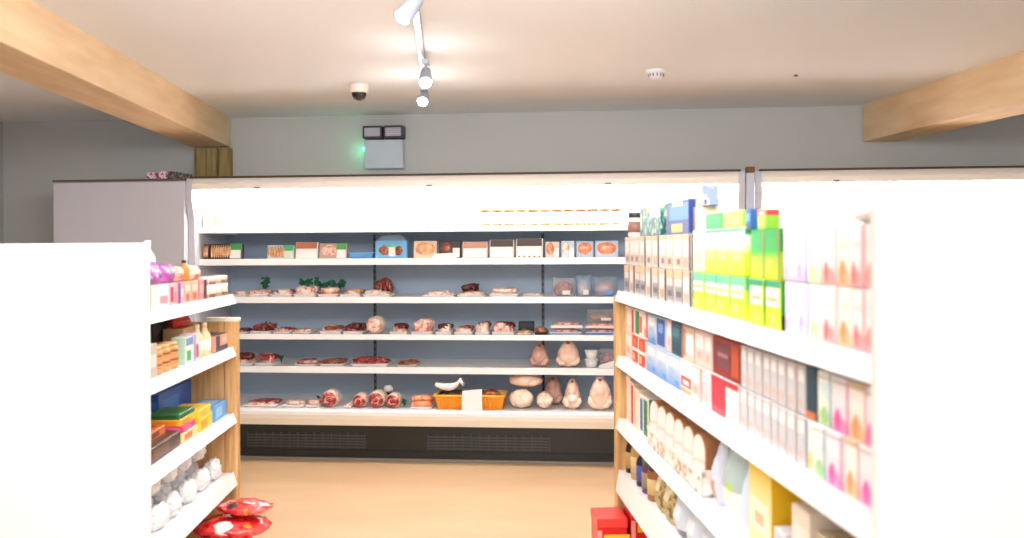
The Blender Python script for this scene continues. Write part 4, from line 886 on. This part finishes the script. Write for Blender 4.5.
def herb(px, z, d, s, label):
    root = empty('herb_garnish', label, 'garnish', 'green garnish in the fridge'); put(root, FR, fu(px, d), d, z)
    G1 = ramp_mat('herb_green', [(.3, (14, 76, 48)), (.7, (44, 134, 84))], 'NOISE', .5, 30)
    rr = random.Random(px)
    m = MB(); tips = []
    for k in range(5):
        an = rr.uniform(-.9, .9); tip = Vector((math.sin(an)*s*.55, rr.uniform(-.02, .03), s*(.6+.5*rr.random()))); tips.append(tip)
        m.tube([(0, .02, .004), tip*.5+Vector((0, .01, 0)), tip], .0025, G1, 5)
    m.build('stem', root)
    m = MB()
    for tip in tips:
        for k in range(7):
            dv = Vector((rr.uniform(-1, 1), rr.uniform(-1, 1), rr.uniform(-.4, 1))).normalized()*s*.26
            if tip.z*.65+dv.z*.6 < s*.16: dv.z = abs(dv.z)
            m.blob(tip*rr.uniform(.65, 1)+dv*.6, (s*.13, s*.05, s*.10), G1, .4, 9, (), 1, rr.random()*9)
    m.build('leaves', root)
S3 = 'third fridge shelf'
flat_pack(229, 247, Z3, .045, ['pale', 'pink'], 'pale bacon tray at the snack-shelf end, '+S3, n=3)
flat_pack(247.5, 268, Z3, .06, ['pale', 'pink'], 'pale pork tray left of the herb sprigs, '+S3, n=3)
flat_pack(268.5, 292, Z3, .055, ['pale', 'red'], 'pale tray with red streaks between two herb sprigs, '+S3, n=3)
flat_pack(292.5, 316, Z3, .075, ['pale', 'pink'], 'raised pale pork tray beneath the middle herb sprig, '+S3, n=4)
flat_pack(316.5, 338, Z3, .07, ['orange', 'pale'], 'peach-coloured meat tray beneath the last herb sprig, '+S3, n=4)
flat_pack(338.5, 361, Z3, .055, ['pale', 'orange'], 'cream and peach meat tray before the brown ribs, '+S3, n=3)
flat_pack(361.5, 391, Z3, .05, ['pale'], 'whitish meat tray in front of the brown ribs, '+S3, n=3)
flat_pack(372, 390, Z3, .115, ['brown', 'red', 'brown'], 'brown ribs heaped behind a whitish tray, '+S3, d=.37, n=4, tray=(206, 180, 150))
for i, px in enumerate((264, 305, 322, 338)): herb(px, Z3, .38, .11, 'dark green herb sprig, %s from the snack-shelf end, third fridge shelf' % ORD[i])
flat_pack(421, 455, Z3, .04, ['pale'], 'low pale tray standing alone mid-fridge, '+S3, n=4)
flat_pack(455.5, 486, Z3, .035, ['pale', 'pink'], 'low pink tray in front of the red steak, '+S3, n=3)
flat_pack(458, 479, Z3, .085, ['red', 'dark'], 'dark red steak tray with yellow edge, '+S3, d=.37, n=3, tray=(206, 196, 140))
flat_pack(488, 519, Z3, .062, ['pale', 'pale'], 'heaped whitish meat tray, '+S3, n=4)
flat_pack(520, 545, Z3, .022, ['pale'], 'thin whitish tray beside the clear bag, '+S3, n=3)
def bag_pack(px0, px1, z, h, meat, film, label, d=.16, sticker=(236, 226, 210)):
    a, b = fspan(px0, px1, d); w = b-a
    root = empty('film_bag', label, 'meat pack', 'bagged meat'); put(root, FR, (a+b)/2, d, z)
    m = MB(); m.blob((0, .06, h*.4), (w*.42, .05, h*.42), MEAT[meat], .14, 6, (), 3, px0, flat=.003); m.build('meat', root)
    mb = pouch_mb(w, .13, h, film, (), px0); mb.build('film', root)
    m = MB(); m.box(-w*.02, w*.3, -.004, -.001, h*.12, h*.34, flat(sticker)); m.build('label', root)
bag_pack(551, 575, Z3, .135, 'red', FILM, 'red joint in clear film bag with cream sticker, '+S3)
bag_pack(575.5, 592, Z3, .15, 'pale', BAGF, 'mostly empty bluish film bag, '+S3)
bag_pack(592.5, 618, Z3, .14, 'orange', BAGF, 'salmon-coloured meat in blue-printed film bag, '+S3, sticker=(90, 150, 214))
S4 = 'fourth fridge shelf'
flat_pack(231, 248, Z4, .04, ['red', 'dark'], 'dark red tray at the snack-shelf end, '+S4, n=3)
flat_pack(248.5, 271, Z4, .065, ['dark', 'red'], 'raised dark red tray with green trim, '+S4, n=4)
flat_pack(271.5, 290, Z4, .045, ['pink', 'red'], 'pink and red tray beside the green-trimmed one, '+S4, n=3)
flat_pack(290.5, 310, Z4, .035, ['pink', 'pale'], 'low pink tray before the brown pair, '+S4, n=3)
flat_pack(318, 341, Z4, .06, ['pink', 'brown'], 'brown-topped pink tray, first of the brown pair, '+S4, n=4)
flat_pack(341.5, 363, Z4, .072, ['red', 'dark'], 'dark-topped tray beside the round pale joint, '+S4, n=4)
herb(268, Z4+.0, .38, .06, 'small green sprig behind the raised dark red tray')
flat_pack(388, 408, Z4, .08, ['pink', 'dark'], 'pink chops tray beside the pale rolled joint, '+S4, n=4)
flat_pack(434, 452, Z4, .075, ['pale', 'dark'], 'pale and dark meat tray after the heaped peach-coloured one, '+S4, n=3)
flat_pack(452.5, 473, Z4, .06, ['pale', 'red'], 'pale pork tray with red underside, '+S4, n=3)
flat_pack(473.5, 490, Z4, .085, ['pale', 'brown'], 'white-fronted tray with brown top, '+S4, n=3)
flat_pack(490.5, 515, Z4, .09, ['pink', 'dark'], 'dark joint slices on pink tray before the black packs, '+S4, n=3)
def joint(px, z, r, d, label, face='red', fat='pale', group='round joints'):
    root = empty('rolled_joint', label, 'joint', group); put(root, FR, fu(px, d), d, z)
    m = MB(); L = .13
    m.lathe([(0, -L), (r*.7, -L), (r, -L+.03), (r*1.02, -L*.5), (r*.98, -.02), (r*.9, -.006)], MEAT[fat], (0, 0, r*1.045), (0, -1, 0), 20); m.build('fat', root)
    m = MB(); m.lathe([(r*.91, -.008), (r*.84, 0), (r*.5, .006), (r*.3, .002), (0, .006)], MEAT[face], (0, 0, r*1.045), (0, -1, 0), 20); m.build('cut_face', root)
    m = MB()
    for k in (.035, .075, .115): m.tube([(1.03*r*math.cos(t*PI/10), k, 1.045*r+1.03*r*math.sin(t*PI/10)) for t in range(21)], .002, flat((236, 226, 206)), 5)
    m.build('string', root)
    m = MB(); sw = [(r*(.5+.06*(t % 3))*math.cos(t*.5+px)*.8, -.005, 1.045*r+r*(.45+.05*(t % 2))*math.sin(t*.5+px)*.8) for t in range(8)]
    m.tube(sw, r*.05, MEAT['pale'], 5); m.build('fat_swirl', root)
joint(373.5, Z4, .060, .16, 'large pale rolled joint at the middle of the fourth fridge shelf', 'pink')
flat_pack(409, 433, Z4, .105, ['pink', 'pale'], 'heaped peach-coloured meat tray after the pink chops, '+S4, n=4)
BLK = (36, 44, 42)
D['blackpk'] = (flat((22, 28, 28), .5), [(.1, .9, .5, .9, (30, 46, 46)), (.2, .5, .15, .35, (120, 110, 70))], [(0, 1, 0, 1, (24, 30, 30))])
a, b = fspan(518, 534, .37); put(tag(carton_mb(b-a-.006, .07, .075, *D['blackpk']).build('black_pack'), 'black-green pack after the dark joint slices, fourth fridge shelf', 'meat pack'), FR, (a+b)/2, .37, Z4)
flat_pack(515.5, 532, Z4, .03, ['tan'], 'thin tan tray before the black-green pack, '+S4, n=3)
flat_pack(533, 548, Z4, .05, ['brown'], 'black and gold striped pack, '+S4, tray=(60, 54, 40), n=3)
def slab_pack(px0, px1, z, h, c1, c2, label, d=.15):
    a, b = fspan(px0, px1, d); w = b-a-.008
    root = empty('vacuum_pack', label, 'meat pack', 'vacuum packs'); put(root, FR, (a+b)/2, d, z, rnd.uniform(-.04, .04))
    m = MB(); m.box(-w/2, w/2, 0, .2, 0, h*.5, flat(c1), .006, 2); m.build('tray', root)
    m = MB(); m.blob((0, .1, h*.62), (w*.46, .09, h*.3), MEAT['pink'], .2, 6, (), 3, px0); m.build('meat', root)
    m = MB(); m.box(-w*.5, w*.5, -.002, .0, h*.05, h*.4, flat(c2)); m.build('label', root)
slab_pack(549, 582, Z4, .045, (226, 232, 240), (150, 170, 200), 'lower white and blue vacuum pack, first pile, fourth fridge shelf')
slab_pack(550, 583, Z4+.048, .045, (240, 232, 232), (244, 236, 238), 'upper white and pink vacuum pack, first pile, fourth fridge shelf')
slab_pack(584.5, 617, Z4, .045, (206, 216, 234), (84, 122, 176), 'blue-labelled vacuum pack, bottom of pile beside the boxed goods')
slab_pack(585, 617, Z4+.048, .04, (240, 226, 226), (246, 214, 220), 'white and pink vacuum pack, middle of pile beside the boxed goods')
bag_pack(586, 617, Z4+.09, .085, 'brown', FILM, 'greyish film bag topping the vacuum packs beside the boxed goods', d=.2)
S5 = 'fifth fridge shelf'
flat_pack(231, 252, Z5, .09, ['pink', 'dark'], 'dark-topped tray stack at the snack-shelf end, '+S5, n=4)
flat_pack(252.5, 273, Z5, .085, ['pink', 'red'], 'red and pink tray stack beside a green sprig, '+S5, n=4)
herb(280, Z5+.0, .3, .055, 'low green sprig lying on the fifth fridge shelf')
flat_pack(293, 317, Z5, .04, ['red', 'pink'], 'low red tray, first of three after the green sprig, '+S5, n=4)
flat_pack(317.5, 344, Z5, .048, ['red', 'brown'], 'brown-red tray, second of three after the green sprig, '+S5, n=4)
flat_pack(349, 389, Z5, .06, ['red', 'dark'], 'wide dark red tray sloping upward, third after the green sprig, '+S5, n=5)
flat_pack(395, 417, Z5, .036, ['brown'], 'small white-edged brown tray standing apart, '+S5, n=3, tray=(226, 220, 210))
def chicken(px0, px1, z, h, label, d=.18, mt=CHICK, seed=0, lying=False, neck=False, lab=False):
    a, b = fspan(px0, px1, d); w = b-a
    root = empty('whole_chicken', label, 'chicken', 'whole chickens'); put(root, FR, (a+b)/2, d, z)
    m = MB()
    if lying:
        m.blob((0, .1, h*.5), (w*.44, .09, h*.47), mt, .10, 6, [((.8, -.5, .3), .18, 14), ((-.75, -.6, -.2), .17, 14), ((-1, 0, .5), .1, 12), ((.1, -.8, .6), .08, 9), ((.3, -.9, -.1), -.07, 40), ((-.2, -.9, .2), -.06, 50)], 4, seed, flat=.002)
    else:
        m.blob((0, .09, h*.47), (w*.37, .085, h*.5), mt, .05, 6, [((.9, -.35, -.6), .22, 4), ((-.9, -.35, -.6), .22, 4), ((.75, 0, .66), -.08, 6), ((-.75, 0, .66), -.08, 6), ((0, -1, .1), .12, 8), ((.5, -.85, .05), -.09, 45), ((-.5, -.85, .05), -.09, 45), ((.25, -.9, -.45), -.06, 60), ((-.25, -.9, -.45), -.06, 60)], 4, seed, flat=.002)
    body = m.build('body', root)
    if lying:
        m = MB(); m.tube([(w*.05, .035, h*.40), (w*.22, .008, h*.46), (w*.36, .02, h*.60), (w*.43, .05, h*.66)], .024, mt, 12, [.7, 1.1, .75, .45]); m.build('leg', root)
    else:
        for s in (-1, 1):
            m = MB(); m.tube([(s*w*.36, .05, h*.40), (s*w*.35, .018, h*.26), (s*w*.25, .004, h*.15), (s*w*.10, .004, max(.026, h*.12))], .020, mt, 12, [.6, 1.15, .9, .55]); m.build('leg', root)
        m = MB(); m.blob((0, .05, h*.90), (w*.07, .03, h*.04), flat((160, 80, 76)), .1, 5, (), 2, seed); m.build('cavity', root)
    if neck:
        m = MB(); m.lathe([(w*.2, 0), (w*.1, .012), (w*.13, .02), (w*.16, .026)], clear('bag_neck', (236, 232, 236), .35), (0, .08, h*.87), (0, 0, 1), 14); m.build('bag_neck', root)
    if lab:
        m = MB(); m.blob((0, -.02, h*.40), (w*.24, .006, h*.12), flat((252, 246, 240)), .05, 5, (), 2, seed); m.build('label', root)
chicken(528, 549, Z5, .165, 'greyish whole chicken in film, alone end of the fifth fridge shelf', mt=CHICKD, seed=1, d=.2, lab=False)
chicken(554, 581, Z5, .19, 'large pale whole chicken standing beside the white tubs', seed=2)
m = None
for j in range(2):
    u = fu(591, .17)
    root = empty('white_tub', ('lower', 'upper')[j]+' white tub of the pair stacked beside the large pale chicken', 'tub', 'white tubs'); put(root, FR, u, .17, Z5+j*.062)
    m = MB(); m.lathe([(0, 0), (.036, 0), (.046, .05), (0, .05)], WHITE, (0, .05, 0), seg=20); m.build('body', root)
    m = MB(); m.lathe([(0, .06), (.046, .06), (.05, .056), (.05, .048), (0, .048)], mat((232, 230, 232), .3), (0, .05, 0), seg=20); m.build('lid', root)
bag_pack(598, 619, Z5, .125, 'red', FILM, 'dark red joint in film beside the boxed goods, fifth fridge shelf', d=.2)
m = MB(); a, b = fspan(598, 618, .14); w = b-a; m.hexa([(-w/2,0,0),(w/2,0,0),(w/2,.003,0),(-w/2,.003,0),(-w*.46,.02,.02),(w/2,.03,.055),(w/2,.033,.055),(-w*.46,.023,.02)], WHITE, .001)
put(tag(m.build('price_card'), 'slanted white card before the dark red bagged joint', 'card'), FR, (a+b)/2, .14, Z5+.004)
# deck
SD = 'fridge bottom deck'
flat_pack(241, 276, DECK, .04, ['pink', 'red'], 'wide flat pink tray at the snack-shelf end, '+SD, n=4, d=.06)
flat_pack(280, 303, DECK, .045, ['pink', 'pale'], 'pink tray, first of two before the single joint, '+SD, n=4, d=.06)
flat_pack(303.5, 318, DECK, .05, ['pale', 'pink'], 'pale tray touching the single joint, '+SD, n=3, d=.06)
herb(318, DECK, .30, .045, 'small green sprig behind the single joint, fridge bottom deck')
JG = 'round red joints on the deck'
joint(328, DECK, .058, .07, 'single round red joint beside the pale tray, fridge bottom deck', 'red', 'pink', JG)
flat_pack(342, 351, DECK, .035, ['pale'], 'small pale scrap tray before the three joints', n=2, d=.06)
joint(358, DECK, .047, .07, 'round red joint, first of the row of three, fridge bottom deck', 'red', 'pink', JG)
joint(375, DECK, .057, .07, 'tallest round red joint, middle of the row of three', 'red', 'pink', JG)
joint(391.5, DECK, .049, .07, 'round red joint beside green garnish, last of the row of three', 'red', 'pink', JG)
m = MB(); m.blob((0, .03, .028), (.035, .03, .028), WHITE, .3, 6, (), 2, 4); put(tag(m.build('paper_wad'), 'white paper wad perched behind the row of three joints', 'paper'), FR, fu(387, .2), .2, DECK+.09)
flat_pack(380, 396, DECK, .09, ['dark'], 'dark tray behind the row of three joints', d=.26, dep=.12, n=2)
herb(403.5, DECK, .14, .05, 'green garnish between the three joints and the salmon sausages')
# salmon sausages
a, b = fspan(409, 431, .06); w = b-a
root = empty('sausage_tray', 'tray of salmon-coloured sausages beside the orange baskets', 'meat pack'); put(root, FR, (a+b)/2, .06, DECK)
m = MB(); m.hexa([(-w*.46,.01,0),(w*.46,.01,0),(w*.46,.18,0),(-w*.46,.18,0),(-w/2,0,.015),(w/2,0,.015),(w/2,.19,.015),(-w/2,.19,.015)], WHITE, .003); m.build('tray', root)
for k in range(6):
    y, z = (.03+.045*(k % 4), .03) if k < 4 else (.05+.045*(k-4), .066)
    m = MB(); m.tube([(-w*.44, y, z-.006), (-w*.38, y, z), (0, y-.004, z+.004), (w*.38, y, z), (w*.44, y, z-.006)], .023, MEAT['orange'], 10, [.4, .9, 1, .9, .4]); m.build('sausage', root)
# orange baskets
ORB = mat((240, 150, 20), .4, .1, 30, name='orange_plastic')
def basket(px0, px1, h, label, fill, d=.06, heap=1.0):
    a, b = fspan(px0, px1, d); w = b-a-.004
    root = empty('orange_basket', label, 'basket', 'orange baskets'); put(root, FR, (a+b)/2, d, DECK)
    m = MB(); t = .004; dp = .24
    def wall(p): m.hexa(p, ORB, .001)
    x0, x1, X0, X1 = -w*.42, w*.42, -w/2, w/2
    wall([(x0,.03,0),(x1,.03,0),(x1,dp-.03,0),(x0,dp-.03,0),(x0,.03,t),(x1,.03,t),(x1,dp-.03,t),(x0,dp-.03,t)])
    wall([(x0,.03,0),(x1,.03,0),(x1,.03+t,0),(x0,.03+t,0),(X0,0,h),(X1,0,h),(X1,t,h),(X0,t,h)])
    wall([(x0,dp-.03-t,0),(x1,dp-.03-t,0),(x1,dp-.03,0),(x0,dp-.03,0),(X0,dp-t,h),(X1,dp-t,h),(X1,dp,h),(X0,dp,h)])
    wall([(x0,.03,0),(x0+t,.03,0),(x0+t,dp-.03,0),(x0,dp-.03,0),(X0,0,h),(X0+t,0,h),(X0+t,dp,h),(X0,dp,h)])
    wall([(x1-t,.03,0),(x1,.03,0),(x1,dp-.03,0),(x1-t,dp-.03,0),(X1-t,0,h),(X1,0,h),(X1,dp,h),(X1-t,dp,h)])
    m.build('body', root)
    m = MB(); m.tube([(X0, 0, h), (X1, 0, h), (X1, dp, h), (X0, dp, h), (X0, 0, h)], .009, mat((250, 180, 60), .35, .05), 8); m.build('rim', root)
    m = MB()
    for k in range(7):
        x = x0*.8+(x1-x0)*.8*k/6
        m.tube([(x, .026, .01), (x*1.06, .0, h-.01)], .004, ORB, 6)
    m.build('rib', root)
    rr = random.Random(px0); m = MB()
    for k in range(9): m.blob((rr.uniform(-.32, .32)*w, rr.uniform(.06, dp-.06), h*heap*rr.uniform(.75, .95)), (.05, .05, .04), fill, .3, 7, (), 2, rr.random()*30)
    m.build('contents', root)
DKF = ramp_mat('dark_greens', [(.36, (40, 28, 20)), (.52, (84, 64, 34)), (.68, (132, 84, 50))], 'NOISE', .5, 30)
BRF = ramp_mat('brown_fill', [(.36, (110, 56, 26)), (.52, (164, 92, 46)), (.68, (196, 130, 90))], 'NOISE', .45, 26)
basket(433.5, 468, .095, 'orange basket of dark greens with white card before it', DKF, heap=1.0)
basket(471.5, 504, .095, 'orange basket of brown meat beside the pile of chickens', BRF)
# white feather-shaped tray liner on the first basket
a, b = fspan(435, 463, .1); w = b-a
m = MB(); N = 9; pr = None
for k in range(N):
    t = k/(N-1); x = -w/2+w*t; zc = .028-.026*math.sin(PI*min(1, t*1.1))+(.034*max(0, 1-abs(t-.86)/.14)); th = .010+.014*math.sin(PI*t)
    ring = [m.bm.verts.new((x, .0+.09*(q in (1, 2)), zc+(th*1.5 if q in (2, 3) else -th*.4))) for q in range(4)]
    if pr: m._fin([m.bm.faces.new((pr[q], pr[(q+1) % 4], ring[(q+1) % 4], ring[q])) for q in range(4)], WHITE, True)
    else: m._fin([m.bm.faces.new(ring)], WHITE, True)
    pr = ring
m._fin([m.bm.faces.new(pr[::-1])], WHITE, True)
put(tag(m.build('paper_liner'), 'curled white paper strip lying on the basket of dark greens', 'paper'), FR, (a+b)/2, .08, DECK+.137)
a, b = fspan(461.5, 482, .045); w = b-a; h = .125
root = empty('price_card', 'blank white upright card standing before the orange baskets', 'card'); put(root, FR, (a+b)/2, .020, DECK)
m = MB(); m.hexa([(-w/2,0,-.02),(w/2,0,-.02),(w/2,.003,-.02),(-w/2,.003,-.02),(-w*.48,.018,h-.01),(w*.48,.018,h+.004),(w*.48,.021,h+.004),(-w*.48,.021,h-.01)], WHITE, .0008); m.build('card', root)
m = MB(); m.box(-w*.2, w*.2, .004, .03, -.0, .008, mat((200, 200, 206), .3), .002); m.build('foot', root)
root.location.z += .02
# pile of chickens
chicken(507, 533, DECK, .138, 'pale chicken lying at front of the pile beside the orange basket', .06, seed=5, lying=True)
chicken(534.5, 552, DECK, .12, 'smaller pale chicken lying at front of the pile', .06, seed=7, lying=True)
chicken(506, 543, DECK+.133, .10, 'pale chicken lying on top of the pile', .15, seed=8, lying=True)
chicken(541, 563, DECK, .205, 'pinkish chicken standing behind the pile', .28, mt=CHICKD, seed=9)
chicken(562, 581, DECK, .215, 'chicken with white paper label, between pile and big end chicken', .10, mt=CHICK, seed=10, lab=True)
chicken(586, 613, DECK, .235, 'biggest pale chicken with bag neck, beside the boxed-goods post', .07, seed=12, neck=True)

# ------------------------------------------------------------------ light
W_ = bpy.data.worlds.new('ambient_fill'); bpy.context.scene.world = W_; W_.use_nodes = True  # even ambient fill added through the open side behind the camera
bg = W_.node_tree.nodes['Background']; bg.inputs[0].default_value = (.97, .985, 1, 1); bg.inputs[1].default_value = 1.3
def area(name, loc, rot, sx, sy, e, c=(1, .985, .97)):
    L = bpy.data.lights.new(name, 'AREA'); L.shape = 'RECTANGLE'; L.size = sx; L.size_y = sy; L.energy = e; L.color = c
    ob = bpy.data.objects.new(name, L); C.objects.link(ob); ob.location = loc; ob.rotation_euler = rot; return ob
area('aisle_fill_light', (-.2, 2.5, ZC-.2), (math.radians(48), 0, 0), 2.2, .5, 48)  # added fill out of view, tilted to brighten the fridge front; no fitting
area('aisle_fill_light', (-.2, .2, ZC-.06), (math.radians(15), 0, 0), 2.4, .8, 40)  # second added fill, unseen, brightens the near shelving
for c, aim in sp[1:]:
    L = bpy.data.lights.new('spot_spill', 'POINT'); L.energy = 1.5; L.shadow_soft_size = .05; L.color = (1, .99, .98)
    ob = bpy.data.objects.new('spot_spill', L); C.objects.link(ob); ob.location = c+Vector((.0, -.13, -.11))
for (c, aim), e in zip(sp, (14, 30, 30)):
    L = bpy.data.lights.new('track_spot_beam', 'SPOT'); L.energy = e; L.spot_size = math.radians(85); L.spot_blend = .6; L.color = (1, .96, .92); L.shadow_soft_size = .03
    ob = bpy.data.objects.new('track_spot_beam', L); C.objects.link(ob); ob.location = c+aim*.03
    ob.rotation_euler = aim.to_track_quat('-Z', 'Y').to_euler()

# ------------------------------------------------------------------ camera
cd = bpy.data.cameras.new('camera'); cam = bpy.data.objects.new('camera', cd); C.objects.link(cam)
cd.sensor_width = 36; cd.sensor_fit = 'HORIZONTAL'; cd.lens = FPX/1024*36
cd.shift_x = 0; cd.shift_y = -(269-HY)/1024
Mx = Matrix((( cR.x, cU.x, 0, 0), (0, 0, -1, 0), (cR.z, cU.z, 0, EYE), (0, 0, 0, 1)))
cam.matrix_world = Mx
cd.clip_start = .05
cd.dof.use_dof = True; cd.dof.focus_distance = 6.6; cd.dof.aperture_fstop = 2.2
sc = bpy.context.scene; sc.camera = cam
sc.view_settings.view_transform = 'Standard'; sc.view_settings.look = 'None'; sc.view_settings.gamma = 1; sc.view_settings.use_curve_mapping = False
sc.view_settings.exposure = 0.58
sc.cycles.use_denoising = True
